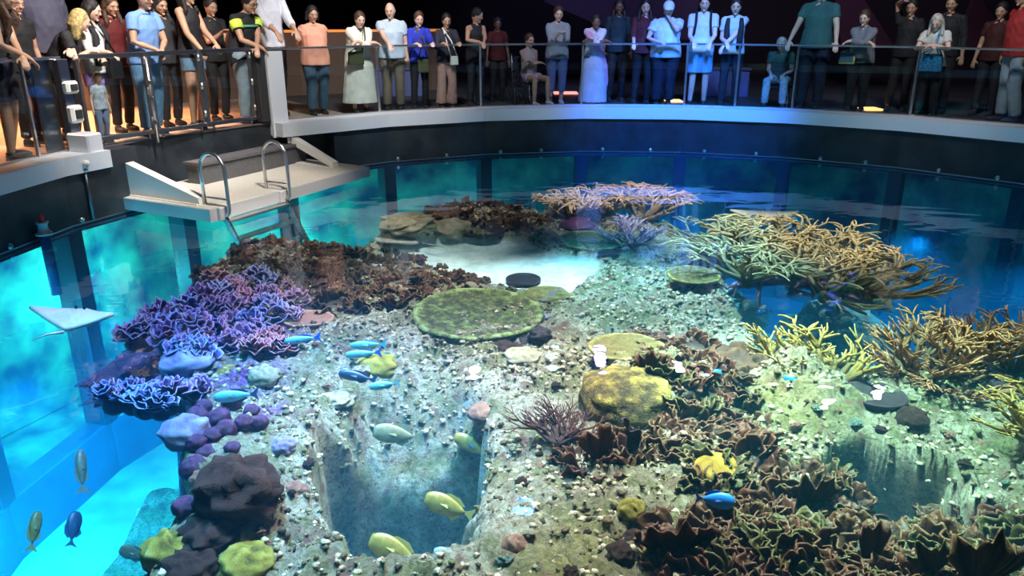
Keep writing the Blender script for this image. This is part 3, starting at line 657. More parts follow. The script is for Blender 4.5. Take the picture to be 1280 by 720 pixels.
# dark plum sails on the back wall, blue light along one edge
mat('plum', (.10, .045, .07), .7); mat('violet_wall', (.06, .045, .10), .7)
for poly, y_, m_, lb in (([(1052, 58), (1118, 58), (1062, -30), (1040, -30)], 17.5, 'plum', 'dim plum coloured sail panel behind the short haired woman in grey'), ([(1196, 58), (1262, 58), (1222, -10)], 17.0, 'plum', 'dim triangular plum panel left of the man in red'),
                         ([(680, 2), (700, -20), (880, -20), (862, 50), (770, 40)], 18.0, 'violet_wall', 'dim violet panel high behind the visitors in the middle')):
    P_ = []
    for x, y in poly:
        r_ = at(x, y, 2.2 if y > 22 else 2.35) - Vector((0, 0, CAM_Z)); P_.append(Vector((0, 0, CAM_Z)) + r_ * (y_ / r_.y))
    b = MB(); tri_solid(b, P_, V2(0, .15, 0)); tag(b.build('sail_panel', m_), lb, 'panel')
lamp('spot_lamp', (4.5, 12.5, 5.9), (6.5, 17, 2.6), (.9, .6, .9), 160, 70, .8, .2); lamp('spot_lamp', (2, 12.5, 5.9), (2.4, 18, 2.8), (.5, .45, 1), 160, 60, .8, .2)
# ------------------------------------------------------------------ what grows on the reef
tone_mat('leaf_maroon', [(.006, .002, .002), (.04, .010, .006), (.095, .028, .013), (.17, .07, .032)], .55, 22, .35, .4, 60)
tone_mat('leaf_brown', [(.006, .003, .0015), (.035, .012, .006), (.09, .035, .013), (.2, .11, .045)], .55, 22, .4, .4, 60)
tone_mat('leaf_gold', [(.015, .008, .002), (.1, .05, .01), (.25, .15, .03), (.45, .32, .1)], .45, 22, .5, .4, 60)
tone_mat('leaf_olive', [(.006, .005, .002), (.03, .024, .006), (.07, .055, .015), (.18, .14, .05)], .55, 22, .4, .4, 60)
tone_mat('plate_purple', [(.02, .005, .03), (.07, .018, .09), (.16, .05, .2), (.42, .26, .46)], .6, 12, .45, .5, 50)
tone_mat('plate_red', [(.05, .008, .02), (.2, .04, .08), (.34, .1, .14), (.5, .25, .25)], .6, 12, .3, .5, 50)
tone_mat('stag_tan', [(.08, .05, .04), (.28, .19, .13), (.46, .32, .24), (.85, .62, .5)], .6, 30, .25, .4, 80)
tone_mat('stag_yellow', [(.04, .025, .006), (.14, .09, .018), (.27, .18, .035), (.5, .36, .14)], .6, 30, .25, .4, 80)
tone_mat('stag_orange', [(.04, .025, .015), (.13, .075, .04), (.26, .12, .05), (.58, .28, .16)], .6, 30, .25, .4, 80)
tone_mat('stag_green', [(.04, .035, .02), (.16, .14, .07), (.3, .25, .12), (.62, .5, .28)], .6, 30, .25, .4, 80)
tone_mat('stag_violet', [(.05, .02, .06), (.14, .07, .16), (.25, .14, .26), (.5, .4, .5)], .6, 30, .25, .4, 80)
tone_mat('gorg_maroon', [(.015, .003, .004), (.04, .008, .01), (.07, .014, .016), (.13, .04, .04)], .6, 30, .25, .4, 80)
tone_mat('green_plate', [(.012, .008, .004), (.045, .04, .014), (.11, .14, .035), (.3, .36, .15)], .7, 7, 1.4, .8, 40)
tone_mat('yellow_plate', [(.04, .03, .008), (.13, .11, .035), (.25, .22, .07), (.4, .37, .17)], .7, 9, .6, .8, 40)
tone_mat('brown_plate', [(.015, .01, .004), (.07, .045, .015), (.2, .14, .03), (.42, .34, .08)], .7, 5, 1.3, .8, 40)
tone_mat('dark_disc', [(.006, .002, .008), (.012, .005, .014), (.02, .008, .02), (.05, .02, .05)], .5, 20, .3, .4, 80)
tone_mat('ball_purple', [(.02, .005, .025), (.05, .01, .055), (.09, .02, .09), (.14, .05, .14)], .5, 20, .4, .4, 80)
tone_mat('mound_violet', [(.1, .06, .18), (.22, .17, .34), (.35, .3, .5), (.5, .45, .6)], .7, 20, .5, .7, 40)
tone_mat('ledge_purple', [(.02, .01, .05), (.06, .035, .12), (.12, .07, .2), (.25, .18, .36)], .8, 14, .7, 1, 30)
tone_mat('mound_pale', [(.18, .15, .1), (.36, .3, .2), (.5, .44, .32), (.66, .6, .48)], .7, 20, .5, .8, 40)
tone_mat('mound_yellow', [(.06, .045, .008), (.22, .18, .02), (.42, .35, .05), (.6, .52, .15)], .7, 20, .5, .8, 40)
tone_mat('mound_maroon', [(.015, .005, .005), (.045, .015, .015), (.08, .03, .025), (.14, .07, .06)], .8, 24, .5, 1, 50)
tone_mat('mound_pink', [(.12, .05, .04), (.3, .13, .1), (.45, .22, .16), (.6, .38, .3)], .7, 20, .5, .8, 40)
tone_mat('mound_orange', [(.2, .1, .01), (.5, .28, .03), (.7, .42, .06), (.85, .6, .2)], .7, 30, .4, 1, 60)
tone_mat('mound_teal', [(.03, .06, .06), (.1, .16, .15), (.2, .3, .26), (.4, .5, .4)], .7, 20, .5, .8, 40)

def leafy(seed, n=26, spread=.15, L=.11, wd=.10, up=.85):
    r = random.Random(seed); b = MB()
    for k in range(n):
        a = 2 * PI * k / n * 2.4 + r.uniform(-.4, .4); rr = spread * (r.random() ** .6); c = Vector((rr * math.cos(a), rr * math.sin(a), -.03))
        el = up * r.uniform(.5, 1.5); el = min(el, 1.45); ln = L * r.uniform(.7, 1.25); w = wd * r.uniform(.7, 1.3)
        out = Vector((math.cos(a), math.sin(a), 0)); side = Vector((-math.sin(a), math.cos(a), 0)); d = out * math.cos(el) + Vector((0, 0, math.sin(el)))
        nv = d.cross(side); ph = r.uniform(0, 6.3); fr = r.uniform(2.6, 4.4); nu, nn = 15, 7; P, T = [], []
        for i in range(nu):
            u = -1 + 2 * i / (nu - 1); row, tr = [], []
            for j in range(nn):
                v = j / (nn - 1); ww = w * (.28 + .72 * math.sin(min(v * 1.25, 1) * PI / 2)) * .6
                lv = v * (1 - .45 * abs(u) ** 2.4 + .08 * math.sin(fr * 2.1 * u + ph * 2) + .03 * math.sin(fr * 4.3 * u))
                p = c + d * (ln * lv) + side * (u * ww) + nv * (.25 * w * math.sin(fr * u * .6 + ph) * v + .13 * w * math.sin(fr * 2 * u + ph * 3) * v * v) - out * 0 + Vector((0, 0, -.35 * ln * v * v * math.cos(el)))
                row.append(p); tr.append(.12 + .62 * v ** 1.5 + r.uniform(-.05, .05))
            P.append(row); T.append(tr)
        b.sheet(P, T, .007)
    b.ell((0, 0, -.06), (spread * 1.05, spread * 1.05, .07), nu=10, nv=6, tone=.1)
    return b
def plates(seed, n=5, rad=.17):
    r = random.Random(seed); b = MB()
    for k in range(n):
        a0 = r.uniform(0, 6.3); z = -.02 + .028 * k; R1 = rad * (1 - .12 * k) * r.uniform(.8, 1.1); off = Vector((r.uniform(-.05, .05), r.uniform(-.05, .05), z)); ph = r.uniform(0, 6)
        P, T = [], []
        for i in range(25):
            th = a0 + 2 * PI * i / 24 * .92; row, tr = [], []
            for j in range(6):
                v = .12 + .88 * j / 5; rr = R1 * v * (1 + .16 * math.sin(3 * th + ph) + .1 * math.sin(7 * th + ph * 2))
                zz = .02 + .055 * v * v + .022 * math.sin(5 * th + ph) * v + .012 * math.sin(11 * th + ph) * v * v
                row.append(off + Vector((rr * math.cos(th), rr * math.sin(th), zz))); tr.append(.1 + .35 * v + (.5 if j == 5 else 0))
            P.append(row); T.append(tr)
        b.sheet(P, T, .008)
    b.ell((0, 0, -.05), (rad * .6, rad * .6, .09), nu=10, nv=6, tone=.1); return b
def mound(seed, lump=.14, fr=3.2, flat=.75, fine=.03, nu=28, nv=18, sink=True):
    o_ = Vector((seed * 7.1, seed * 3.3, seed)); b = MB()
    def fn(v):
        n1 = mnoise.noise(v * fr + o_); n2 = mnoise.noise(v * fr * 3.3 + o_); k = 1 + lump * n1 * 2 + fine * n2 * 2
        return Vector((v.x * k, v.y * k, v.z * k)), .5 + n1 * .5 + n2 * .35
    return b.ell((0, 0, .12), (1, 1, flat), nu=nu, nv=nv, fn=fn)
def disc(seed, thick=.1, rim=.12, bowl=.0, wob=.05, tilt=0):
    b = MB(); r = random.Random(seed); ph = r.uniform(0, 6); P, T = [], []; prof = [(0, bowl * -1), (.25, -bowl * .9), (.5, -bowl * .6), (.7, -bowl * .3), (.85, 0), (.94, rim * .6), (1, rim * .3), (1.0, -rim * .6), (.9, -thick), (.5, -thick * 2.2), (.2, -thick * 4)]
    n = 48; vs, ts = [], []
    for i in range(n):
        th = 2 * PI * i / n; k = 1 + wob * math.sin(2 * th + ph) + wob * .6 * math.sin(3 * th + ph * 2) + wob * .3 * math.sin(7 * th)
        for j, (rr, z) in enumerate(prof):
            q = Vector((rr * math.cos(th) * k, rr * math.sin(th) * k, z)); q.z += .05 * mnoise.noise(q * 3 + Vector((seed, 0, 0))) * rr * (bowl + .3)
            vs.append(q); ts.append(.45 + .25 * mnoise.noise(q * 4) + (.35 if 5 <= j <= 6 else 0))
    m_ = len(prof); fs = []
    for i in range(n):
        for j in range(m_ - 1): a, c = i * m_ + j, ((i + 1) % n) * m_ + j; fs.append((a, c, c + 1, a + 1)[::-1])
    fs.append(tuple(i * m_ + m_ - 1 for i in range(n))[::-1]); return b.add(vs, fs, ts)
def stag(seed, n=12, L=.5, rad=.022, az=(0, 2 * PI), el=(.1, .7), depth=3, droop=0.0, flat=1.0, kids=3, zmax=.26):
    r = random.Random(seed); b = MB(); cnt = [0]
    def br(p, d, ln, ra, dep, t0):
        if cnt[0] > 460: return
        cnt[0] += 1; pts, rs, ts = [p], [ra], [t0]; k = 4; q = p.copy(); dd = d.copy(); t1 = min(1, t0 + .3)
        for i in range(k):
            dd = (dd + Vector((r.uniform(-.16, .16), r.uniform(-.16, .16), r.uniform(-.08, .16) - droop - .5 * max(0, q.z - zmax * .6) / zmax))).normalized(); q = q + dd * (ln / k); q.z = min(q.z, zmax + .04 * r.random()); pts.append(q.copy())
            rs.append(ra * (1 - .4 * (i + 1) / k)); ts.append(t0 + (t1 - t0) * (i + 1) / k)
        if dep == 0: pts.append(q + dd * ra * .5); rs.append(ra * .25); ts.append(.98); ts[-2] = .9; ts[-3] = .7
        b.tube(pts, rs, 6, ts)
        if dep:
            for c in range(kids):
                i = r.choice((2, 3, 4)) if c else 4; a = (.35 + .4 * r.random()) * (1 if c % 2 else -1); lat = dd.cross(Vector((0, 0, 1)))
                lat = lat.normalized() if lat.length > .1 else Vector((1, 0, 0)); nd = (dd * math.cos(a) + lat * math.sin(a) + Vector((0, 0, r.uniform(-.12, .16)))).normalized()
                br(pts[i], nd, ln * r.uniform(.55, .8), rs[i] * .88, dep - 1, t1)
    for k in range(n):
        a = az[0] + (az[1] - az[0]) * (k + r.uniform(.2, .8)) / n; e = r.uniform(*el)
        br(Vector((.06 * math.cos(a), .06 * math.sin(a), -.02)), Vector((math.cos(a) * math.cos(e), math.sin(a) * math.cos(e), math.sin(e))), L * r.uniform(.35, .55), rad * r.uniform(.85, 1.15), depth, .1)
    b.ell((0, 0, -.06), (.06, .06, .07), nu=10, nv=6, tone=.1); return b
def in_poly(x, y, pts):
    c = False; n = len(pts)
    for i in range(n):
        (ax, ay), (bx, by) = pts[i], pts[(i + 1) % n]
        if (ay > y) != (by > y) and x < (bx - ax) * (y - ay) / (by - ay) + ax: c = not c
    return c
def scatter(poly, n, gap, seed, aspect=.55):
    r = random.Random(seed); xs = [p[0] for p in poly]; ys = [p[1] for p in poly]; out = []
    for _ in range(n * 60):
        x, y = r.uniform(min(xs), max(xs)), r.uniform(min(ys), max(ys))
        if in_poly(x, y, poly) and all((x - a) ** 2 + ((y - b_) / aspect) ** 2 > gap * gap for a, b_ in out): out.append((x, y))
        if len(out) == n: break
    return out
ORD = ['leftmost', 'second from the left', 'third from the left', 'fourth from the left', 'fifth from the left', 'sixth from the left', 'seventh from the left', 'eighth from the left', 'ninth from the left', 'tenth from the left',
       'eleventh from the left', 'twelfth from the left', 'thirteenth from the left', 'fourteenth from the left', 'fifteenth from the left', 'sixteenth from the left']
ROWS = {1: [''], 2: ['back row', 'front row'], 3: ['back row', 'middle row', 'front row'], 4: ['back row', 'second row', 'third row', 'front row'], 5: ['back row', 'second row', 'middle row', 'fourth row', 'front row'],
        6: ['back row', 'second row', 'third row', 'fourth row', 'fifth row', 'front row']}
def field(name, cat, protos, spots, sizes, look, where, group, seed, dz=0.0, rows=None):
    r = random.Random(seed); n = len(spots); nr = rows or max(1, min(6, round(n / 9))); sp = sorted(spots, key=lambda s: s[1]); per = math.ceil(n / nr); res = []
    for ri in range(nr):
        row = sorted(sp[ri * per:(ri + 1) * per])
        for ci, (x, y) in enumerate(row):
            me = r.choice(protos); o = bpy.data.objects.new(name, me); COL.objects.link(o); p = on_reef(x, y); o.location = p + Vector((0, 0, dz)); s = r.uniform(*sizes)
            o.scale = (s, s, s * r.uniform(.85, 1.2)); o.rotation_euler = (r.uniform(-.25, .25), r.uniform(-.25, .25), r.uniform(0, 6.3))
            lb = '%s, %s in the %s %s' % (look, ORD[ci].replace(' from the left', ' from left'), ROWS[nr][ri], where) if nr > 1 else '%s, %s %s' % (look, ORD[ci], where)
            tag(o, lb, cat, group); res.append(o)
    return res
def protos(fn, mats_, seeds, *a, **k):
    out = []
    for m_ in mats_:
        for s in seeds:
            me = fn(s, *a, **k).mesh('coral'); me.materials.append(M[m_]); out.append(me)
    return out
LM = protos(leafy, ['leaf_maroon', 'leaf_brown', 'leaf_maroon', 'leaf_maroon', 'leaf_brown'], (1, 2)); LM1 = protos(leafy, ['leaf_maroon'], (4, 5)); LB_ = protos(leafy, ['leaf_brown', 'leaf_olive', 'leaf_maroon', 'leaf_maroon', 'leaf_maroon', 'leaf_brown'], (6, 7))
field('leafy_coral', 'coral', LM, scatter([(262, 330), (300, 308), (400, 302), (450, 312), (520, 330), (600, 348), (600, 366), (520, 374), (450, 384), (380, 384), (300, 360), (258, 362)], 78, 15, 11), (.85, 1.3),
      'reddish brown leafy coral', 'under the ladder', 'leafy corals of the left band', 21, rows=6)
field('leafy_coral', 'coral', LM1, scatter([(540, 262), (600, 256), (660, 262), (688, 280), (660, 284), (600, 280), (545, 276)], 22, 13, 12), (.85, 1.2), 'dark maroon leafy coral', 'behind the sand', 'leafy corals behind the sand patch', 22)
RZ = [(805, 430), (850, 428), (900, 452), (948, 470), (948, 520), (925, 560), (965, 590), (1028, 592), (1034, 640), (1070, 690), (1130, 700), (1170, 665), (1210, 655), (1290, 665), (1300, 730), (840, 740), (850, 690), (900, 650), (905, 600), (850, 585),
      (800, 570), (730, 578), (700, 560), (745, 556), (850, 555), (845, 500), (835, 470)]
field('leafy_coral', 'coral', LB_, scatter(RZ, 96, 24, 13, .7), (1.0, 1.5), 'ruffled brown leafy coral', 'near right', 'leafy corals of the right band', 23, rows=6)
tone_mat('plate_blue', [(.015, .01, .05), (.05, .04, .16), (.12, .11, .34), (.36, .36, .66)], .6, 12, .45, .5, 50)
PP = protos(plates, ['plate_purple', 'plate_purple', 'plate_blue'], (1, 2, 3))
field('plating_coral', 'coral', PP, scatter([(122, 462), (150, 430), (250, 378), (335, 350), (350, 390), (330, 420), (270, 440), (235, 470), (210, 500), (140, 500)], 74, 15, 14), (.75, 1.15), 'pale rimmed purple plating coral', 'of the violet slope', 'purple plating corals', 24, rows=5)
field('plating_coral', 'coral', protos(plates, ['plate_blue', 'plate_purple'], (9,)), [(130, 452), (150, 446), (170, 440), (137, 468), (160, 462), (182, 457), (200, 447)], (.8, 1.1), 'violet blue plating coral', 'along the outer ledge rim', 'plating corals of the outer ledge rim', 46, dz=.05)
field('plating_coral', 'coral', protos(plates, ['plate_blue', 'plate_purple'], (7, 8)), scatter([(122, 462), (180, 452), (240, 462), (250, 496), (205, 512), (140, 500)], 18, 17, 44), (.7, 1.05), 'blue purple plating coral', 'of the lowest tongue', 'plating corals of the lowest tongue', 45)
field('plating_coral', 'coral', protos(plates, ['plate_purple', 'plate_red'], (4,)), scatter([(270, 355), (350, 350), (380, 400), (300, 400)], 14, 22, 15), (.7, 1.0), 'wine red plating coral', 'above the violet corals', 'wine red plating corals', 25)
field('plating_coral', 'coral', protos(plates, ['plate_red'], (5,)), [(318, 440), (340, 448), (330, 430), (355, 440), (345, 425)], (.7, .9), 'rose red plating coral', 'right of the violet corals', 'rose red plating corals', 26)
BP = protos(mound, ['ball_purple'], (1, 2), .06, 2.5, .85)
field('round_coral', 'coral', BP, [(255, 513), (291, 509), (275, 528), (315, 518), (267, 549), (291, 564), (258, 571), (326, 533), (305, 533), (247, 527), (243, 590), (231, 638), (283, 543), (246, 558)], (.055, .09), 'dark purple ball coral', 'of the left cluster', 'dark purple ball corals', 27, dz=.02)
def one(px, py, wpx, me_b, m_, name, label, cat='coral', dz=0, hs=1.0, rz=0, tilt=(0, 0), z=None):
    """a single thing wpx pixels wide in the photo"""
    p = on_reef(px, py) if z is None else at(px, py, z); d = (p - Vector((0, 0, CAM_Z))).length; s = wpx / 2 * d / F_PX
    o = me_b.build(name, m_); o.location = p + Vector((0, 0, dz)); o.scale = (s, s, s * hs); o.rotation_euler = (tilt[0], tilt[1], rz); return tag(o, label, cat)
for i_, (px_, py_, w_, f_) in enumerate(((188, 470, 118, .3), (232, 432, 120, .25), (270, 398, 90, .3))):
    one(px_, py_ + 8, w_, mound(90 + i_, .22, 3.2, f_, .12, 40, 24), 'ledge_purple', 'rock_ledge', ('violet lit rock ledge carrying the outermost purple corals', 'rock ledge under the middle of the purple coral slope', 'rock ledge under the upper purple corals')[i_], 'rock', z=-1.0)
one(597, 398, 160, disc(1, .05, .05, .03, .03), 'green_plate', 'plate_coral', 'large round green plate coral with a raised rim', dz=.06, tilt=(.05, .03))
one(654, 354, 44, disc(2, .12, .12, .0, .01), 'dark_disc', 'disc_sponge', 'black round disc at the front edge of the bright sand', 'sponge', dz=.05)
one(604, 294, 54, disc(3, .1, .15, .2, .02), 'dark_disc', 'disc_sponge', 'dark purple bowl at the back of the bright sand', 'sponge', dz=.06)
one(722, 284, 44, mound(3, .1, 3, .4), 'ball_purple', 'round_coral', 'dark purple low mound behind the sand, right of the purple bowl')
one(760, 320, 26, disc(4, .15, .1, 0, .04), 'dark_disc', 'disc_sponge', 'small dark disc right of the bright sand', 'sponge', dz=.05)
one(740, 306, 84, disc(5, .08, .06, .02, .05), 'green_plate', 'plate_coral', 'thin green plate coral behind the sand, below the pinkish branches', dz=.06)
one(866, 352, 66, disc(6, .1, .05, .0, .04), 'brown_plate', 'plate_coral', 'dark flat plate jutting out of the blue lit rock face', dz=.08)
one(588, 360, 18, mound(4, .05), 'mound_pale', 'round_coral', 'little grey button coral left of the black disc')
one(785, 438, 92, disc(7, .05, .05, .02, .06), 'yellow_plate', 'plate_coral', 'yellow plate coral above the brown mottled one', dz=.03)
one(781, 500, 112, mound(5, .1, 2.5, .42, .03), 'brown_plate', 'plate_coral', 'big mottled brown and yellow mound at the centre right', tilt=(.1, 0))
one(682, 372, 60, mound(6, .1, 3, .2), 'yellow_plate', 'plate_coral', 'low olive mound right of the green plate')
one(387, 404, 56, disc(8, .12, .08, .05, .06), 'mound_pink', 'plate_coral', 'tan pinkish plate left of the green plate', dz=.05)
one(330, 474, 36, mound(7), 'mound_pale', 'boulder_coral', 'round pale brown boulder coral beside the violet slope')
one(235, 455, 62, mound(8, .12, 2, .5), 'mound_violet', 'boulder_coral', 'large smooth violet boulder coral within the purple plates')
one(238, 488, 60, mound(9, .16, 6, .55, .05), 'mound_violet', 'boulder_coral', 'cobbled violet boulder coral just over the purple balls')
one(231, 543, 54, mound(10, .1, 2, .7), 'mound_violet', 'boulder_coral', 'smooth violet dome at the edge of the slope, left of the purple balls')
one(300, 620, 94, mound(11, .2, 2.2, .8, .1), 'mound_maroon', 'boulder_coral', 'large dark maroon boulder coral at the left of the pit')
one(354, 560, 30, mound(12), 'mound_violet', 'boulder_coral', 'small violet dome above right of the maroon boulder')
one(368, 618, 32, mound(13), 'mound_pink', 'boulder_coral', 'small mauve dome right of the maroon boulder')
one(253, 600, 26, mound(14), 'mound_pink', 'boulder_coral', 'small pink dome left of the maroon boulder')
one(211, 692, 56, mound(15, .15, 3, .7), 'mound_yellow', 'boulder_coral', 'mustard yellow boulder coral at the lower left reef edge')
one(308, 706, 62, mound(16, .15, 3, .5), 'mound_yellow', 'boulder_coral', 'bright yellow boulder coral at the bottom edge')
one(262, 672, 70, mound(17, .2, 3, .6), 'mound_maroon', 'boulder_coral', 'rough brown boulder between the yellow corals')
one(240, 710, 60, mound(18, .2, 3, .5), 'mound_maroon', 'boulder_coral', 'rough dark boulder between the two yellow corals at the bottom')
one(473, 460, 52, mound(19, .12, 3, .55), 'mound_yellow', 'boulder_coral', 'yellow dome coral in the blue shade below the green plate')
one(422, 500, 44, mound(20, .2, 3, .3), 'mound_pale', 'boulder_coral', 'flat cream coral above the pit')
one(295, 425, 34, mound(21, .15, 3, .5), 'mound_yellow', 'boulder_coral', 'small yellow lump among the purple corals')
one(283, 466, 26, mound(22, .2, 4, .5), 'mound_yellow', 'boulder_coral', 'little yellow green cup in the violet slope')
one(605, 518, 40, mound(23, .1, 3, .5), 'mound_pink', 'boulder_coral', 'pinkish lump at the upper right corner of the pit')
one(643, 686, 32, mound(24, .1, 3, .9), 'mound_pink', 'boulder_coral', 'salmon coloured lump below the blue glint')
one(898, 594, 64, mound(25, .04, 3, .6), 'mound_orange', 'boulder_coral', 'golden round brain coral above the bright blue fish')
one(790, 640, 34, mound(26), 'mound_yellow', 'boulder_coral', 'olive yellow lump left of the big maroon fan')
one(822, 700, 40, mound(27, .15), 'mound_yellow', 'boulder_coral', 'yellow lump below the big maroon fan')
one(774, 694, 34, mound(28), 'mound_maroon', 'boulder_coral', 'dark brown knob at the bottom, left of the maroon fan')
one(793, 677, 30, mound(29), 'mound_maroon', 'boulder_coral', 'dark brown knob tucked under the maroon fan')
one(1093, 500, 66, disc(9, .2, .1, .1, .03), 'dark_disc', 'disc_sponge', 'dark oval bowl on the green lit rock', 'sponge', dz=.05)
one(1140, 526, 34, mound(30, .08), 'mound_maroon', 'barrel_sponge', 'round dark brown sponge right of the dark bowl', 'sponge')
one(1182, 492, 22, mound(31), 'dark_disc', 'barrel_sponge', 'small dark sponge under the orange branching coral', 'sponge')
one(1250, 492, 36, mound(32), 'dark_disc', 'barrel_sponge', 'dark sponge at the right below the orange branching coral', 'sponge')
one(675, 422, 30, mound(33), 'dark_disc', 'boulder_coral', 'dark knobbly coral at the right rim of the green plate')
one(660, 432, 26, mound(34), 'dark_disc', 'boulder_coral', 'black lump beneath the right rim of the green plate')
one(632, 440, 44, mound(35, .2, 3, .4), 'mound_maroon', 'boulder_coral', 'brown lump in front of the green plate')
one(652, 448, 46, mound(36, .1, 3, .35), 'mound_pale', 'boulder_coral', 'pale pinkish slab below the green plate')
one(510, 285, 70, mound(38, .2, 4, .35, .06), 'mound_pale', 'boulder_coral', 'pale knobbly rock behind the grey ray')
one(565, 288, 50, mound(39, .12, 3, .4), 'mound_pale', 'boulder_coral', 'smooth grey boulder left of the purple bowl')
one(905, 405, 90, mound(40, .3, 2.4, .7, .1), 'mound_teal', 'boulder_coral', 'teal lit boulder under the green branching coral', z=-1.0)
one(1040, 420, 110, mound(41, .25, 2.4, .4, .08), 'mound_teal', 'boulder_coral', 'sunken rock in the blue channel under the branching coral', z=-1.4)
one(920, 460, 80, mound(42, .25, 2.8, .5, .08), 'leaf_brown', 'boulder_coral', 'brown crusted boulder left of the yellow branching coral')
# fans and single big blades
def fan(seed, n=1, arc=2.2, ruffle=.14, rad=1.0, lobes=9):
    r = random.Random(seed); b = MB(); ph = r.uniform(0, 6); P, T = [], []
    for i in range(61):
        a = -arc / 2 + arc * i / 60; row, tr = [], []
        for j in range(9):
            v = j / 8; rr = rad * v * (1 + .08 * math.sin(lobes * a + ph) * v + .04 * math.sin(lobes * 2.7 * a) + .035 * v * math.sin(31 * a + ph) - .1 * abs(a / arc * 2) ** 3)
            row.append(Vector((rr * math.sin(a), ruffle * .5 * math.sin(lobes * 1.3 * a + ph) * v * v + .07 * math.sin(19 * a) * v * v + .25 * v * v, rr * math.cos(a)))); tr.append(.25 + .3 * v + .12 * math.sin(i * 1.7) + (.2 if j == 8 else 0))
        P.append(row); T.append(tr)
    return b.sheet(P, T, .03)
one(838, 690, 120, fan(1, arc=2.3), 'leaf_maroon', 'fan_coral', 'large maroon fan coral at the bottom, left of the bright blue fish', tilt=(.75, 0), rz=.1)
one(748, 578, 95, fan(2, arc=1.3, ruffle=.2), 'leaf_maroon', 'fan_coral', 'upright maroon fan coral with a pale ruffled edge, right of the branching one', tilt=(.35, -.1), rz=.3)
one(1078, 716, 110, fan(3, arc=.8, ruffle=.1, lobes=5), 'leaf_maroon', 'fan_coral', 'tall reddish blade coral in front of the right pit', tilt=(.2, .15))
one(1215, 735, 130, fan(4, arc=1.6, ruffle=.2), 'leaf_brown', 'fan_coral', 'broad dark brown blade coral at the bottom right corner', tilt=(.4, .1))
one(1160, 722, 90, fan(5, arc=1.3, ruffle=.2), 'leaf_olive', 'fan_coral', 'dark olive blade coral right of the tall reddish one', tilt=(.4, -.2))
one(1008, 636, 100, fan(6, arc=1.5, ruffle=.2), 'leaf_brown', 'fan_coral', 'brown ruffled fan at the left lip of the right pit', tilt=(.6, 0))
one(812, 468, 60, fan(7, arc=1.7, ruffle=.25), 'leaf_maroon', 'fan_coral', 'small dark fan at the top of the right leafy band', tilt=(.4, 0))
one(806, 556, 90, fan(8, arc=1.0, ruffle=.1), 'dark_disc', 'fan_coral', 'black blade coral across the middle of the brown corals', tilt=(.9, 0), rz=-1.2)
# branching colonies
def colony(px, py, b, m_, label, z=None, rz=0, dz=.03, s=1): 
    p = on_reef(px, py) if z is None else at(px, py, z); o = b.build('branching_coral', m_); o.location = p + Vector((0, 0, dz)); o.rotation_euler = (0, 0, rz); o.scale = (s, s, s); return tag(o, label, 'coral')
one(697, 560, 56, stag(50, 9, 2.2, .11, (.3, 2.6), (.2, .9), 3, flat=.6, zmax=2), 'gorg_maroon', 'branching_coral', 'dark maroon branching coral left of the upright fan', dz=.02)
colony(712, 272, stag(51, 14, .75, .034, (0, 2 * PI), (.1, .7), 2, kids=4), 'stag_tan', 'pinkish tan branching coral at the far edge, leftmost of the far ones', dz=.05)
colony(755, 268, stag(52, 13, .8, .034, (0, 2 * PI), (.1, .7), 2, kids=4), 'stag_tan', 'pale tan branching coral at the far edge, second from left', dz=.05)
colony(800, 278, stag(71, 10, 1.0, .034, (-.6, 2.2), (.1, .7), 2, kids=4, zmax=.34), 'stag_tan', 'tan branching coral at the far edge with one long arm, third from left', dz=.05)
colony(850, 290, stag(53, 10, .8, .034, (-.8, 2.4), (.3, .9), 2, kids=4, zmax=.4), 'stag_tan', 'tan branching coral with raised tips, rightmost of the far ones', dz=.05)
colony(790, 306, stag(54, 12, .5, .028, (0, 2 * PI), (.1, .8), 2, kids=4), 'stag_violet', 'dark violet branching coral right of the bright sand')
for i_, (cx_, cy_, cl_, rz_) in enumerate([(905, 322, 'at its left end', (0, 2 * PI)), (950, 318, 'at its far left', (-.5, 3.4)), (1000, 322, 'at its far middle', (-.6, 3.2)), (935, 350, 'at its near left', (0, 2 * PI)), (990, 348, 'at its middle', (0, 2 * PI)),
        (1045, 345, 'at its far right', (-.9, 2.6)), (1030, 368, 'at its near right', (-1.6, 2.2)), (1085, 368, 'at its right tip', (-1.2, 1.8))]):
    colony(cx_, cy_, stag(80 + i_, 12, .82, .036, rz_, (.1, .75), 2, kids=3, zmax=.3), 'stag_green', 'green brown branching coral of the wide table, ' + cl_, z=-.36)
colony(1000, 352, stag(96, 16, 1.3, .05, (0, 2 * PI), (-.1, .2), 1, kids=3, zmax=.08), 'stag_violet', 'dark thick stemmed underside of the wide branching table', z=-.55)
colony(1040, 482, stag(57, 12, .55, .034, (-.1, 3.3), (.2, .9), 2, kids=3, zmax=.34), 'stag_yellow', 'yellow branching coral with thick fingers above the green lit rock', z=-.48)
colony(985, 464, stag(67, 10, .45, .03, (.3, 3.3), (.2, .9), 2, kids=3, zmax=.3), 'stag_yellow', 'smaller yellow branching coral left of the thick fingered one', z=-.46)
colony(1150, 472, stag(58, 16, .6, .027, (0, 2 * PI), (.3, 1.2), 2, kids=4, zmax=.42), 'stag_orange', 'orange tipped branching coral, left one of the three at the right', z=-.48)
colony(1205, 462, stag(68, 16, .62, .027, (0, 2 * PI), (.3, 1.2), 2, kids=4, zmax=.42), 'stag_orange', 'orange tipped branching coral, middle one of the three at the right', z=-.48)
colony(1262, 464, stag(59, 16, .6, .027, (0, 2 * PI), (.3, 1.2), 2, kids=4, zmax=.42), 'stag_tan', 'pinkish branching coral at the right edge of the picture', z=-.48)
colony(1185, 488, stag(69, 14, .45, .024, (0, 2 * PI), (.05, .6), 2, kids=4, zmax=.14), 'stag_orange', 'low tan branching coral in front of the orange tipped ones', z=-.5)
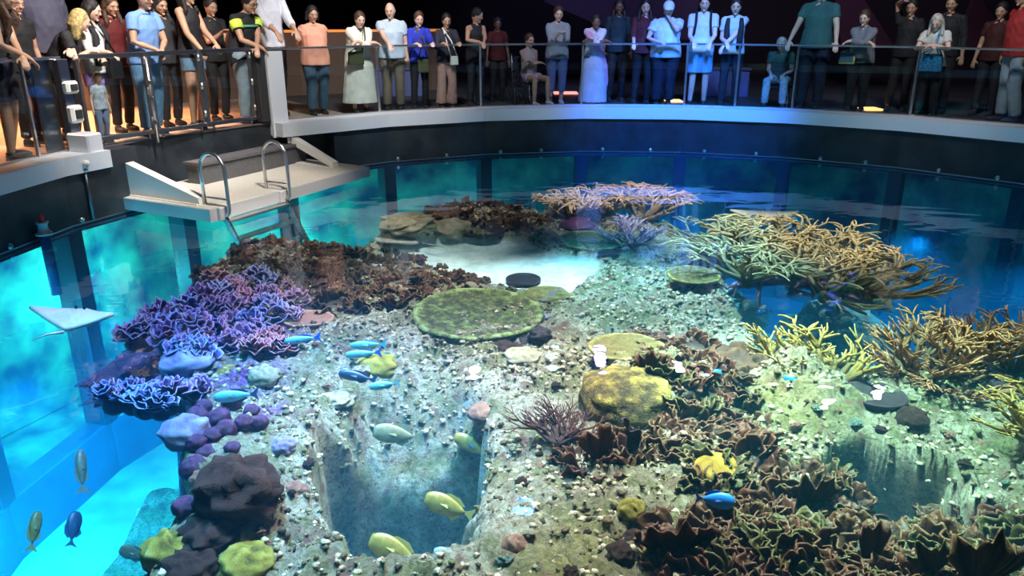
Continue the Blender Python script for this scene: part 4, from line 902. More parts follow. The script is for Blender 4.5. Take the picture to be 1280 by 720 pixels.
colony(1300, 555, stag(60, 12, .5, .026, (0, 2 * PI), (.3, 1.0), 2, kids=3), 'stag_yellow', 'yellow branching coral cut by the right picture edge', z=-.4)
# rubble
RB = protos(mound, ['mound_pale', 'mound_maroon', 'mound_pink', 'mound_teal'], (60, 61), .3, 3, .55, .08)
field('rubble_stone', 'stone', RB, scatter([(500, 400), (680, 440), (740, 470), (640, 600), (620, 720), (760, 720), (700, 580), (640, 470), (480, 420)], 22, 24, 31), (.02, .045), 'small encrusted stone', 'of the middle slope', 'stones of the middle slope', 32)
field('rubble_stone', 'stone', RB, scatter([(370, 410), (520, 430), (560, 460), (440, 480), (390, 560), (380, 700), (320, 690), (340, 500)], 22, 22, 33), (.02, .045), 'small encrusted stone', 'beside the pit', 'stones beside the pit', 34)
field('rubble_stone', 'stone', RB, scatter([(940, 490), (1100, 520), (1250, 560), (1270, 640), (1180, 560), (1040, 540), (960, 560)], 16, 26, 35), (.02, .05), 'small encrusted stone', 'of the green lit rock', 'stones of the green lit rock', 36)

# uncountable turf of tiny growth all over the rock
tone_mat('turf', [(.03, .018, .01), (.13, .08, .04), (.1, .1, .035), (.38, .32, .2), (.42, .3, .22), (.66, .6, .46)], .8, 40, .12, .5, 90)
b = MB(); rt_ = random.Random(5); cnt_ = 0
while cnt_ < 15000:
    x_, y_ = rt_.uniform(-4.0, 5.6), rt_.uniform(1.9, 12.2); z_ = ground(x_, y_)
    if z_ < -.95 or mnoise.noise(Vector((x_ * 1.3, y_ * 1.3, 0))) < rt_.uniform(-.5, .25): continue
    j_, i__ = int((x_ - gx[0]) / G), int((y_ - gy[0]) / G)
    if sandm[i__, j_] > .3 or sd[i__, j_] < 0: continue
    cnt_ += 1; s_ = rt_.uniform(.005, .018) * (1 + .04 * y_); tn = rt_.random(); vs_ = []; m_ = 6; a0 = rt_.uniform(0, 6)
    for lv, (rr_, zz_) in enumerate(((1, -.5), (1.2, .10), (.5, .4))):
        for k in range(m_): a = 2 * PI * k / m_ + a0; r_ = rr_ * s_ * rt_.uniform(.35, 1.6); vs_.append((x_ + r_ * math.cos(a), y_ + r_ * math.sin(a), z_ + zz_ * s_ * rt_.uniform(.2, 2.2)))
    fs_ = [(l * m_ + k, l * m_ + (k + 1) % m_, (l + 1) * m_ + (k + 1) % m_, (l + 1) * m_ + k) for l in (0, 1) for k in range(m_)] + [tuple(2 * m_ + k for k in range(m_))]
    b.add(vs_, fs_, [tn] * len(vs_))
tag(b.build('reef_turf', 'turf'), 'fine mixed turf of tiny growth crusting the pale rock', 'turf', kind='stuff')

# ------------------------------------------------------------------ fish and rays
mat('fish_yellow', (.4, .29, .06), .35, 0, noise=.25, nscale=12); mat('fish_fin_yellow', (.42, .32, .08), .5)
mat('fish_pale', (.3, .28, .16), .35, 0, noise=.2, nscale=12); mat('fish_blue', (.02, .25, .9), .35); mat('fish_fin_blue', (.02, .12, .6), .4); mat('fish_dark', (.02, .06, .14), .4); mat('fish_grey', (.3, .36, .4), .35)
mat('fish_teal', (.12, .45, .6), .35); mat('eye_black', (.01, .01, .01), .2); mat('ray_white', (.85, .85, .78), .5, 0, noise=.08); mat('ray_grey', (.4, .37, .34), .6, 0, noise=.2)
def fish(px0, py0, px1, py1, z, bm, fm, label, deep=.42, thick=.16, z1=None):
    """head at px0, tail tip at px1"""
    a, c = at(px0, py0, z), at(px1, py1, z if z1 is None else z1); 
    e_ = Vector((0, 0, CAM_Z)); c = c.lerp(e_ + (c - e_).normalized() * (a - e_).length, .75); L = (a - c).length; d = (a - c).normalized()
    r = empty('fish', (a + c) / 2); tag(r, label, 'fish'); up = Vector((0, 0, 1)); side = up.cross(d).normalized(); up = d.cross(side)
    # fish leaning a little on their side, as seen from above
    vd = (Vector((0, 0, CAM_Z)) - (a + c) / 2).normalized(); vd = (vd - d * vd.dot(d)).normalized(); hs_ = side if side.dot(vd) > 0 else -side; side = (vd * .75 + hs_ * .25).normalized(); up = d.cross(side); up, side = (up, side) if up.z > 0 else (-up, -side)
    r.rotation_euler = Matrix((d, side, up)).transposed().to_euler(); r.scale = (L, L, L)
    b = MB(); N_ = 14; vs, fs = [], []; seg = 14
    for i in range(N_):
        t = i / (N_ - 1); x = .5 - .8 * t; h = deep * .5 * (math.sin(PI * min(1, t * .92 + .06) ** .75) ** .8 * .92 + .08 * (1 - t)); w = thick * .5 * (math.sin(PI * min(1, t * .9 + .08) ** .7) ** .8 + .05)
        for k in range(seg): an = 2 * PI * k / seg; vs.append((x, w * math.cos(an), h * math.sin(an)))
    for i in range(N_ - 1):
        for k in range(seg): q = i * seg + k; q2 = i * seg + (k + 1) % seg; fs.append((q, q2, q2 + seg, q + seg))
    fs.append(tuple(range(seg))[::-1]); fs.append(tuple((N_ - 1) * seg + k for k in range(seg))); b.add(vs, fs); b.build('body', bm, r)
    b = MB(); b.prism([(-.27, .02), (-.36, .05), (-.5, .17), (-.44, 0), (-.5, -.17), (-.36, -.05), (-.27, -.02)], -.006, .006, Matrix.Rotation(PI / 2, 4, 'X')); b.build('tail_fin', fm, r)
    b = MB(); dh = deep * .5; b.prism([(.25, dh * .7), (.1, dh * 1.12), (-.12, dh * 1.02), (-.26, dh * .5), (-.2, dh * .3), (.2, dh * .5)], -.006, .006, Matrix.Rotation(PI / 2, 4, 'X')); b.build('dorsal_fin', fm, r)
    b = MB(); b.prism([(.05, -dh * .8), (-.1, -dh * 1.08), (-.24, -dh * .5), (-.18, -dh * .3), (0, -dh * .5)], -.006, .006, Matrix.Rotation(PI / 2, 4, 'X')); b.build('anal_fin', fm, r)
    for s_ in (-1, 1):
        b = MB(); b.prism([(.2, 0), (.06, .05), (.02, -.03)], -.004, .004, Matrix.Translation((0, s_ * thick * .52, 0)) @ Matrix.Rotation(PI / 2 + .5 * s_, 4, 'X')); b.build('pectoral_fin', fm, r)
        b = MB(); b.ell((.38, s_ * thick * .28, .03), (.018, .01, .018), nu=8, nv=6); b.build('eye', 'eye_black', r)
    return r
fish(467, 539, 529, 548, -.75, 'fish_pale', 'fish_pale', 'pale yellow fish at the top of the pit, facing left', .4)
fish(569, 545, 622, 574, -.75, 'fish_yellow', 'fish_dark', 'yellow fish with a dark tail at the top right of the pit', .32)
fish(532, 622, 594, 646, -.75, 'fish_yellow', 'fish_fin_yellow', 'yellow fish over the dark hole, middle right of the pit', .4)
fish(463, 674, 531, 706, -.75, 'fish_yellow', 'fish_fin_yellow', 'yellow fish lowest in the pit', .4)
fish(542, 690, 580, 696, -1.2, 'fish_grey', 'fish_grey', 'small silvery fish low in the pit')
fish(47, 640, 38, 690, -1.2, 'fish_yellow', 'fish_fin_yellow', 'slim yellow fish in the deep water at the lower left', .3)
fish(100, 563, 104, 618, -1.0, 'fish_pale', 'fish_pale', 'slender tan fish in the deep water at the left', .24)
fish(95, 640, 88, 684, -1.2, 'fish_dark', 'fish_dark', 'dark grey fish in the bright blue water at the lower left', .42)
fish(150, 686, 188, 700, -1.6, 'fish_pale', 'fish_pale', 'pale fish near the bottom of the left basin')
fish(424, 466, 472, 476, -.35, 'fish_dark', 'fish_dark', 'dark blue slim fish above the cream coral', .28)
fish(438, 432, 484, 430, -.35, 'fish_teal', 'fish_teal', 'pale blue fish nearer the green plate, upper of two', .24)
fish(432, 444, 478, 440, -.35, 'fish_teal', 'fish_fin_blue', 'blue fish just below the pale blue one', .24)
fish(356, 427, 402, 421, -.35, 'fish_teal', 'fish_fin_blue', 'flat blue fish left of the tan plate', .24)
fish(268, 497, 324, 492, -.35, 'fish_teal', 'fish_dark', 'dark teal fish above the purple balls', .3)
fish(462, 484, 500, 478, -.35, 'fish_teal', 'fish_teal', 'teal fish beside the yellow dome', .3)
fish(978, 472, 1012, 486, -.3, 'fish_blue', 'fish_fin_blue', 'blue fish in front of the yellow branching coral', .36)
fish(918, 628, 868, 622, -.3, 'fish_blue', 'fish_fin_blue', 'bright blue fish below the golden brain coral', .45, .22)
fish(902, 466, 876, 470, -.3, 'fish_blue', 'fish_fin_blue', 'small bright blue fish at the top of the leafy band', .45, .2)
fish(1040, 372, 1118, 376, -.8, 'fish_yellow', 'fish_fin_yellow', 'green yellow fish under the branching table', .3)
fish(944, 392, 966, 388, -.6, 'fish_blue', 'fish_fin_blue', 'little blue fish in the channel under the branching table', .3)
def ray(pts, z, m_, label, roll=0, tail=None):
    """pts: nose, right wing, tail root, left wing (photo pixels)"""
    P = [at(x, y, z) for x, y in pts]; c = sum(P, Vector()) / 4; nose, rw, tl, lw = [p - c for p in P]; r = empty('stingray', c); tag(r, label, 'ray')
    b = MB(); n = 9; G_, T = [], []
    for i in range(n):
        u = i / (n - 1); row, tr = [], []
        for j in range(n):
            v = j / (n - 1); p = (nose * (1 - v) + rw * v) * (1 - u) + (lw * (1 - v) + tl * v) * u
            cu, cv = 2 * u - 1, 2 * v - 1; wing = abs(cu - cv) / 2; mid = (1 - abs(cu)) * (1 - abs(cv))
            p = p * (1 - .22 * (1 - wing) * (1 - mid) * max(abs(cu), abs(cv)) ** 3) + Vector((0, 0, .06 * wing * wing + .02 * mid)); row.append(p); tr.append(.5)
        G_.append(row); T.append(tr)
    b.sheet(G_, T, .03); cc = Vector((0, 0, .01)); b.ell((nose * .1), (.09, .12, .045), nu=12, nv=8); b.build('body', m_, r)
    if tail: t = at(*tail, z) - c; b = MB(); b.tube([tl * .9, (tl + t) / 2 + Vector((0, 0, .02)), t], [.014, .008, .003], 6); b.build('tail', m_, r)
    for s_ in (lw, rw): b = MB(); b.ell(nose * .45 + s_ * .1 + Vector((0, 0, .05)), (.014, .014, .014), nu=8, nv=6); b.build('eye', 'eye_black', r)
ray([(112, 384), (144, 401), (78, 417), (38, 392)], -.12, 'ray_white', 'white ray gliding near the surface at the left', tail=(40, 425))
ray([(462, 298), (505, 287), (532, 305), (478, 308)], -.42, 'ray_grey', 'grey ray resting on the rock left of the bright sand', tail=(560, 312))
ray([(962, 262), (998, 270), (962, 281), (912, 268)], -.25, 'ray_white', 'white ray swimming beyond the branching coral', tail=(940, 287))
# ------------------------------------------------------------------ visitors
FZ = .77
for n_, c_ in (('skin_light', (.72, .45, .34)), ('skin_tan', (.5, .29, .19)), ('skin_dark', (.2, .1, .065))): mat(n_, c_, .5, noise=.08, nscale=8)
for n_, c_ in (('hair_black', (.012, .01, .01)), ('hair_brown', (.07, .035, .02)), ('hair_blonde', (.5, .36, .14)), ('hair_grey', (.55, .5, .44)), ('hair_white', (.7, .7, .7))): mat(n_, c_, .55, noise=.5, nscale=30, bump=.6, bscale=60)
CL = {}
def cloth(c, pat=None):
    k = (c, pat)
    if k not in CL:
        nm = 'cloth_%d' % len(CL)
        mat(nm, c, .8, noise=.12 if not pat else 0, nscale=6 if not pat else 22, bump=.35, bscale=14, col2=pat); CL[k] = nm
    return CL[k]
mat('shoe_dark', (.03, .03, .035), .5); mat('shoe_light', (.6, .58, .55), .5); mat('eye_white', (.7, .7, .68), .3); mat('lip', (.4, .14, .12), .5); mat('lens', (.02, .02, .02), .2)
_tmp = None
def bake(mb, name, m, parent, voxel=.012, smooth=2, wrinkle=0):
    me = mb.mesh(name); o = bpy.data.objects.new(name, me); COL.objects.link(o)
    md = o.modifiers.new('r', 'REMESH'); md.mode = 'VOXEL'; md.voxel_size = voxel; md.use_smooth_shade = True
    if smooth: s = o.modifiers.new('s', 'SMOOTH'); s.iterations = smooth; s.factor = .5
    dg = bpy.context.evaluated_depsgraph_get(); me2 = bpy.data.meshes.new_from_object(o.evaluated_get(dg)); o.modifiers.clear(); o.data = me2; bpy.data.meshes.remove(me)
    me2.name = name; me2.materials.clear(); me2.materials.append(M[m])
    if wrinkle:
        n = len(me2.vertices); co = np.empty(n * 3); me2.vertices.foreach_get('co', co); co = co.reshape(-1, 3); no = np.empty(n * 3); me2.vertices.foreach_get('normal', no); no = no.reshape(-1, 3)
        w = np.sin(co[:, 2] * 46 + 5 * np.sin(co[:, 0] * 13 + co[:, 1] * 9)) * .5 + np.sin(co[:, 0] * 60 + 4 * np.sin(co[:, 2] * 9)) * .5
        co = co + no * (w * wrinkle)[:, None]; me2.vertices.foreach_set('co', co.ravel())
    me2.polygons.foreach_set('use_smooth', [True] * len(me2.polygons)); me2.update(); o.parent = parent; return o
def etube(b, pts, rx, ry, seg=16):
    """elliptical tube whose wide axis stays sideways"""
    pts = [Vector(p) for p in pts]; n = len(pts); vs, fs = [], []
    for i, p in enumerate(pts):
        d = (pts[min(i + 1, n - 1)] - pts[max(i - 1, 0)]).normalized(); x = Vector((1, 0, 0)); y = d.cross(x).normalized()
        for k in range(seg): a = 2 * PI * k / seg; vs.append(p + x * (rx[i] * math.cos(a)) + y * (ry[i] * math.sin(a)))
    for i in range(n - 1):
        for k in range(seg): a, c = i * seg + k, i * seg + (k + 1) % seg; fs.append((a, c, c + seg, a + seg))
    fs.append(tuple(range(seg))[::-1]); fs.append(tuple((n - 1) * seg + k for k in range(seg))); b.add(vs, fs)
def ik(sh, tg, l1, l2, pole):
    d = tg - sh; L = min(d.length, (l1 + l2) * .985); dn = d.normalized(); tg = sh + dn * L; a = (l1 * l1 - l2 * l2 + L * L) / (2 * L); h = math.sqrt(max(0, l1 * l1 - a * a))
    pl = pole - dn * pole.dot(dn); pl = pl.normalized() if pl.length > 1e-4 else Vector((0, 0, -1)); return sh + dn * a + pl * h, tg
def person(px, d, ytop, label, skin='skin_light', hair=('short', 'hair_brown'), top=(.5, .5, .5), sleeve=.5, bottom=('trousers', (.05, .06, .1)), pose='hold', lean=.15, yaw=0, fat=1.0, female=True, shoes='shoe_dark',
           headp=.35, heady=0, top_pat=None, bot_pat=None, hem=0, seated=False, hands=None, extras=(), H=None, long_top=0):
    # position on the gallery ring
    best = None
    for q in range(0, 3000):
        p = at(px, 23 + q * .1, 1.5); rr = math.hypot(p.x - C0.x, p.y - C0.y)
        if rr <= RR + d: best = p; break
    p = best; dist = math.hypot(p.x, p.y); n = math.atan2(C0.y - p.y, C0.x - p.x); cz = math.atan2(-p.y, -p.x)
    face = n + PI / 2                                             # facing -Y in the local frame -> towards the tank
    ztop = CAM_Z + (22 - ytop) / F_PX * dist
    if H is None: H = (ztop - FZ) / (.56 + .44 * math.cos(lean)) if not seated else 1.6
    s = H / 1.7; root = empty('person', (p.x, p.y, FZ), face + yaw); tag(root, label, 'person')
    w = (1.0 if female else 1.08) * fat; V = lambda x, y, z: Vector((x * s, y * s, z * s))
    hz = .93; zs = 0.0
    hipz = .90
    if seated: hipz = .50; hz = .53
    def up(x, y, z):                                              # upper body point, z measured above the hips
        c_, s_ = math.cos(lean * .6 + lean * .4 * min(1, z / .4)), math.sin(lean * .6 + lean * .4 * min(1, z / .4)); return V(x, y * c_ - z * s_ + .06 * (lean > .3), hz + z * c_ + y * s_ * -1 * 0)
    pel, wst, chs, nkb = up(0, 0, 0), up(0, 0, .16), up(0, 0, .34), up(0, .01, .50)
    shx = (.152 if female else .178) * (1 + .3 * (fat - 1)); SH = [up(sd_ * shx, .01, .44) for sd_ in (-1, 1)]
    hdc = up(0, -.02, .655) if lean < .3 else up(0, -.02, .63) + V(0, -.02, 0); hp = headp
    HR = Matrix.Rotation(heady, 3, 'Z') @ Matrix.Rotation(hp, 3, 'X')
    hips = [V(sd_ * .085 * w, 0, hipz) for sd_ in (-1, 1)]; sp = .10
    if seated: knees = [V(sd_ * .15, -.42, .50) for sd_ in (-1, 1)]; ank = [V(sd_ * .16, -.42, .09) for sd_ in (-1, 1)]
    else: knees = [V(sd_ * sp, -.02, .48) for sd_ in (-1, 1)]; ank = [V(sd_ * (sp + .02 * (i == 0)), .02 + (.05 if i else -.02), .08) for i, sd_ in enumerate((-1, 1))]
    # hands
    zr = (ZR + .03 - FZ) ; dd = d
    cs, sn = math.cos(-yaw), math.sin(-yaw)
    def rp(x, f, z): y = -(dd + f); return Vector((x * cs - y * sn, x * sn + y * cs, z))
    tgt = {'hold': (rp(-.14, .03, zr), rp(.14, .03, zr)), 'lean': (rp(.04, .10, zr + .0), rp(-.04, .12, zr - .03)), 'folded': (rp(.15, .0, zr + .03), rp(-.15, .03, zr + .05)), 'spread': (rp(-.40, .02, zr), rp(.34, .02, zr)),
           'down': (V(-.25 * w, -.04, .80), V(.25 * w, -.04, .80)), 'crossed': (up(.12, -.17, .26), up(-.12, -.19, .28)), 'chin': (rp(-.14, .02, zr), hdc + HR @ V(.02, -.11, -.12)), 'back': (V(-.08, .16, .92), V(.08, .16, .92)),
           'phone': (up(-.05, -.30, .30), up(.07, -.30, .30)), 'onerail': (rp(-.2, .02, zr), V(.25, -.04, .80)), 'lap': (V(-.12, -.3, .62), V(.12, -.3, .62)), 'clasp': (rp(-.03, .02, zr + .01), rp(.04, .03, zr + .01)), 'reach': (rp(-.1, .02, zr), rp(-.32, .16, zr - .28))}[pose]
    if hands: tgt = hands
    arms = []
    for i, sd_ in enumerate((-1, 1)):
        pole = Vector((sd_ * .9, .35, -.5)) if pose in ('folded', 'crossed', 'lean', 'chin', 'clasp') else Vector((sd_ * .35, .8, -.6))
        el, wr = ik(SH[i], Vector(tgt[i]), .285 * s, .245 * s, pole); arms.append((SH[i], el, wr))
    # ---- body: one surface
    b = MB()
    etube(b, [V(0, 0, hipz - .04 if seated else hipz - .02), pel, wst, chs, up(0, .005, .43), nkb], [k * s for k in (.15 * w, .165 * w, .13 * w, .15 * w, .14 * w, .06)], [k * s for k in (.10 * w, .115 * w, .095 * w * fat, .11 * w, .085, .055)])
    b.tube([SH[0], SH[0].lerp(nkb, .6), nkb, SH[1].lerp(nkb, .6), SH[1]], [.04 * s, .045 * s, .05 * s, .045 * s, .04 * s], 10)
    for q_ in SH: b.ell(q_, (.05 * s,) * 3)
    b.tube([nkb, hdc + HR @ V(0, .02, -.06)], [.052 * s, .047 * s], 10)
    b.ell(hdc, (.079 * s, .098 * s, .118 * s), HR, 16, 12); b.ell(hdc + HR @ V(0, -.03, -.055), (.054 * s, .058 * s, .056 * s), HR, 12, 8)
    b.tube([hdc + HR @ V(0, -.085, .02), hdc + HR @ V(0, -.108, -.018), hdc + HR @ V(0, -.088, -.028)], [.009 * s, .014 * s, .012 * s], 8)
    b.ell(hdc + HR @ V(0, -.082, .034), (.05 * s, .016 * s, .012 * s), HR); b.ell(hdc + HR @ V(0, -.082, -.092), (.022 * s, .018 * s, .018 * s), HR)
    for sd_ in (-1, 1): b.ell(hdc + HR @ V(sd_ * .074, .005, -.005), (.012 * s, .022 * s, .032 * s), HR); b.ell(hdc + HR @ V(sd_ * .04, -.07, -.02), (.022 * s, .016 * s, .018 * s), HR)
    for i, sd_ in enumerate((-1, 1)):
        sh, el, wr = arms[i]; b.tube([sh, sh.lerp(el, .35), el, el.lerp(wr, .3), wr], [.05 * s * fat, .046 * s * fat, .037 * s, .036 * s, .025 * s], 10)
        f = (wr - el).normalized(); fd = (f + Vector((0, -.1, -.55 if pose not in ('phone', 'chin') else .1))).normalized(); lat = fd.cross(Vector((0, 0, 1))); lat = lat.normalized() if lat.length > .1 else Vector((1, 0, 0)); nrm = lat.cross(fd)
        if nrm.z < 0: nrm = -nrm
        pc = wr + fd * .045 * s; b.ell(pc, (.038 * s, .05 * s, .016 * s), Matrix((lat, fd, nrm)).transposed(), 10, 8); b.tube([wr - f * .01, pc], [.026 * s, .024 * s], 8)
        for k in range(4):
            ln = (.062, .074, .07, .056)[k] * s; o_ = pc + lat * ((k - 1.5) * .019 * s) + fd * .036 * s; k1 = o_ + (fd - nrm * .25).normalized() * ln * .5; k2 = k1 + (fd * .7 - nrm * .75).normalized() * ln * .5; b.tube([o_, k1, k2], [.0095 * s, .009 * s, .0075 * s], 6)
        th = pc - lat * (sd_ * .032 * s) * -1 - fd * .02 * s; th2 = th + (fd * .6 + lat * sd_ * .7 - nrm * .3).normalized() * .035 * s; b.tube([th, th2, th2 + (fd - nrm * .3).normalized() * .028 * s], [.013 * s, .011 * s, .009 * s], 6)
        b.tube([hips[i], hips[i].lerp(knees[i], .4), knees[i], knees[i].lerp(ank[i], .3), ank[i]], [k * s for k in (.088 * w, .078 * w, .052, .052, .036)], 12)
        b.ell(ank[i] + V(0, -.07, -.045), (.042 * s, .11 * s, .035 * s), None, 12, 8); b.tube([ank[i], ank[i] + V(0, -.01, -.05)], .036 * s, 8)
    bake(b, 'body', skin, root, .0085, 1)
    # ---- face
    for sd_ in (-1, 1):
        b = MB(); b.ell(hdc + HR @ V(sd_ * .029, -.086, .012), (.013 * s, .007 * s, .008 * s), HR, 8, 6); b.build('eye', 'eye_white', root)
        b = MB(); b.ell(hdc + HR @ V(sd_ * .029, -.0915, .011), (.0065 * s, .004 * s, .007 * s), HR, 8, 6); b.build('iris', 'eye_black', root)
        b = MB(); b.ell(hdc + HR @ V(sd_ * .030, -.092, .034), (.019 * s, .006 * s, .0045 * s), HR, 8, 6); b.build('eyebrow', hair[1] if hair[1] not in ('hair_white', 'hair_grey') else 'hair_brown', root)
    b = MB(); b.ell(hdc + HR @ V(0, -.09, -.055), (.024 * s, .008 * s, .008 * s), HR, 10, 6); b.build('lips', 'lip', root)
    # ---- hair
    hs, hm = hair
    if hs not in ('bald',):
        b = MB(); b.ell(hdc + HR @ V(0, .02, .03), (.092 * s, .102 * s, .11 * s), HR, 16, 12)
        if hs in ('long', 'longback'):
            for k in range(9):
                a = PI * (k / 8) ; q = Vector((math.cos(a) * .078, math.sin(a) * .085 + .01, 0)); e_ = .36 if hs == 'long' else .22
                b.tube([hdc + HR @ V(q.x, q.y, .03), hdc + HR @ V(q.x * 1.12, q.y * 1.1, -.07), hdc + V(q.x * 1.35, q.y * .9 + (.02 if hs == 'longback' else -.03 * (k in (0, 1, 7, 8))), -.19 if hs == 'longback' else -.2), hdc + V(q.x * 1.4, q.y * .8 + .02, -e_)], [.03 * s, .034 * s, .03 * s, .014 * s], 8)
        if hs == 'bob':
            for k in range(9): a = PI * k / 8; q = Vector((math.cos(a) * .08, math.sin(a) * .085 + .01, 0)); b.tube([hdc + HR @ V(q.x, q.y, .03), hdc + HR @ V(q.x * 1.15, q.y * 1.1, -.10)], [.034 * s, .03 * s], 8)
        if hs == 'tied': b.ell(hdc + HR @ V(0, .11, .02), (.04 * s, .04 * s, .045 * s), HR)
        if hs == 'curly':
            for k in range(26): a = k * 2.4; z = -.02 + .12 * (k / 26); rr = math.sqrt(max(0, 1 - (z / .13) ** 2)) * .09; q = HR @ V(rr * math.cos(a), .02 + rr * math.sin(a), z + .02); (b.ell(hdc + q, (.028 * s,) * 3) if q.y > -.06 * s or z > .06 else None)
        bake(b, 'hair', hm, root, .012, 1)
    # ---- clothes
    tm = cloth(top, top_pat); b = MB(); g = 1.12; tb = long_top
    if bottom[0] == 'dress':
        zz = [hem or .25, .5, .75]; pts = [V(0, .0, zz[0]), V(0, 0, zz[1]), V(0, .0, zz[2]), pel, wst, chs, up(0, .005, .435), up(0, .008, .475)]
        etube(b, pts, [k * s for k in (.27 * w, .235 * w, .205 * w, .185 * w, .158 * w, .168 * w, .15 * w, .09)], [k * s for k in (.2 * w, .17 * w, .15 * w, .14 * w, .125 * w, .13 * w, .105, .07)])
    else:
        base_ = V(0, .0, hz - .09 - tb) if not seated else V(0, 0, hz - .02)
        etube(b, [base_, pel, wst, chs, up(0, .005, .435), up(0, .008, .475)], [k * s for k in (.19 * w, .188 * w, .16 * w, .168 * w, .125 * w, .07)], [k * s for k in (.145 * w, .14 * w, .125 * w * fat, .13 * w, .105, .07)])
    kq_ = .7 if not sleeve else 1
    qa, qb, qn = nkb.lerp(SH[0], kq_), nkb.lerp(SH[1], kq_), nkb - V(0, 0, .012)
    b.tube([qa, qa.lerp(qn, .6), qn, qb.lerp(qn, .6), qb], [.048 * s, .055 * s, .058 * s, .055 * s, .048 * s], 10)
    if sleeve:
        for q_ in SH: b.ell(q_, (.062 * s,) * 3)
    if sleeve:
        for i in range(2):
            sh, el, wr = arms[i]
            pts, rs = [sh, sh.lerp(el, .45), sh.lerp(el, .55 if sleeve < 1 else 1)], [.064 * s * fat, .062 * s * fat, .062 * s * fat]
            if sleeve >= 1: pts += [el.lerp(wr, .5), el.lerp(wr, .55 if sleeve < 2 else .92)]; rs = [.064 * s * fat, .06 * s * fat, .055 * s, .05 * s, .046 * s]
            b.tube(pts, rs, 10)
    bake(b, 'dress' if bottom[0] == 'dress' else 'shirt', tm, root, .012, 2, .0035)
    if bottom[0] != 'dress':
        b = MB(); etube(b, [V(0, 0, hipz - .06), V(0, 0, hipz), V(0, 0, hz + .04) if not seated else pel], [k * s for k in (.16 * w, .18 * w, .165 * w)], [k * s for k in (.12 * w, .132 * w, .12 * w)])
        ext = {'trousers': 1.0, 'shorts': .0, 'wide': 1.0, 'capri': .6}.get(bottom[0], 1.0); kk = {'wide': (.1, .092, .085, .095, .11)}.get(bottom[0], (.1, .09, .068, .066, .06))
        for i in range(2):
            hp_, kn, an = hips[i], knees[i], ank[i]
            if bottom[0] == 'shorts': b.tube([hp_, hp_.lerp(kn, .4), hp_.lerp(kn, .5 if not hem else hem)], [.102 * s * w, .096 * s * w, .094 * s * w], 12)
            else: b.tube([hp_, hp_.lerp(kn, .4), kn, kn.lerp(an, .5), kn.lerp(an, .95 if ext == 1 else ext)], [k * s * w for k in kk], 12)
        if bottom[0] == 'skirt': b = MB(); etube(b, [V(0, -.02, .45), V(0, 0, .7), V(0, 0, hz + .05)], [.22 * s * w, .2 * s * w, .16 * s * w], [.17 * s * w, .15 * s * w, .12 * s * w])
        bake(b, {'shorts': 'shorts', 'skirt': 'skirt'}.get(bottom[0], 'trousers'), cloth(bottom[1], bot_pat), root, .012, 2, .003)
    for i in range(2):
        b = MB(); a_ = ank[i] + V(0, -.06, -.046); b.ell(a_, (.048 * s, .125 * s, .040 * s), None, 12, 8); b.tube([ank[i] + V(0, .0, .0), ank[i] + V(0, 0, -.05)], [.044 * s, .05 * s], 10); b.prism([(a_.x + .05 * s * math.cos(t) , a_.y + .125 * s * math.sin(t)) for t in np.linspace(0, 2 * PI, 17)[:-1]], .003, .02)
        b.build('shoe', shoes, root)
    for e in extras:
        k = e[0]
        if k == 'glasses':
            b = MB()
            for sd_ in (-1, 1): c_ = hdc + HR @ V(sd_ * .031, -.1, .01); b.tube([c_ + HR @ V(.024 * math.cos(t), 0, .018 * math.sin(t)) for t in np.linspace(0, 2 * PI, 13)], .0028, 6); b.tube([c_ + HR @ V(sd_ * .024, 0, 0), hdc + HR @ V(sd_ * .078, .0, .012)], .0028, 6)
            b.build('glasses', 'lens', root)
        if k == 'shades':
            b = MB()
            for sd_ in (-1, 1): b.ell(hdc + HR @ V(sd_ * .03, -.062, .105), (.027 * s, .012 * s, .02 * s), HR)
            b.tube([hdc + HR @ V(-.08, -.02, .07), hdc + HR @ V(0, -.065, .112), hdc + HR @ V(.08, -.02, .07)], .004, 6); b.build('sunglasses', 'lens', root)
        if k == 'cap':
            b = MB(); b.ell(hdc + HR @ V(0, .008, .045), (.094 * s, .105 * s, .092 * s), HR, 16, 12); b.ell(hdc + HR @ V(0, -.11, .045), (.07 * s, .07 * s, .01 * s), HR, 14, 8); b.build('cap', e[1], root)
        if k == 'sleeve_band':
            for i in range(2): sh, el, wr = arms[i]; b = MB(); b.tube([sh.lerp(el, .12), sh.lerp(el, .5)], .071 * s * fat, 12); b.build('sleeve_panel', e[1], root)
        if k == 'stripe': b = MB(); etube(b, [chs + V(0, 0, -.015), chs + V(0, 0, .015)], [.177 * s * w] * 2, [.137 * s * w] * 2); b.build('chest_stripe', e[1], root)
        if k == 'vest':
            for sd_ in (-1, 1): b = MB(); b.tube([up(sd_ * .1, -.06, .47), up(sd_ * .11, -.135, .36), up(sd_ * .10, -.14, .16), up(sd_ * .1, -.145, .0)], [.03 * s, .04 * s, .05 * s, .05 * s], 8, flat=.6); b.build('vest_panel', e[1], root)
        if k == 'collar': b = MB(); b.tube([up(.07 * math.cos(t), .005 + .065 * math.sin(t), .485) for t in np.linspace(0, 2 * PI, 13)], .014 * s, 8); b.build('collar', e[1], root)
        if k == 'sash':
            b = MB(); pts = [up(-.15, .02, .49), up(-.12, -.14, .38), up(.0, -.155, .2), up(.13, -.12, .02), V(.2, -.04, .7), V(.24, .02, .45), V(.22, .02, .2)]; b.tube(pts, [.05 * s, .07 * s, .08 * s, .08 * s, .08 * s, .07 * s, .06 * s], 10, flat=.35); bake(b, 'sash', e[1], root, .012, 1, .003)
        if k == 'backpack_straps':
            for sd_ in (-1, 1): b = MB(); b.tube([up(sd_ * .1, .08, .47), up(sd_ * .11, -.02, .53), up(sd_ * .11, -.14, .38), up(sd_ * .13, -.13, .2), up(sd_ * .16, .03, .12)], .02 * s, 8); b.build('strap', e[1], root)
    root['_s'] = s
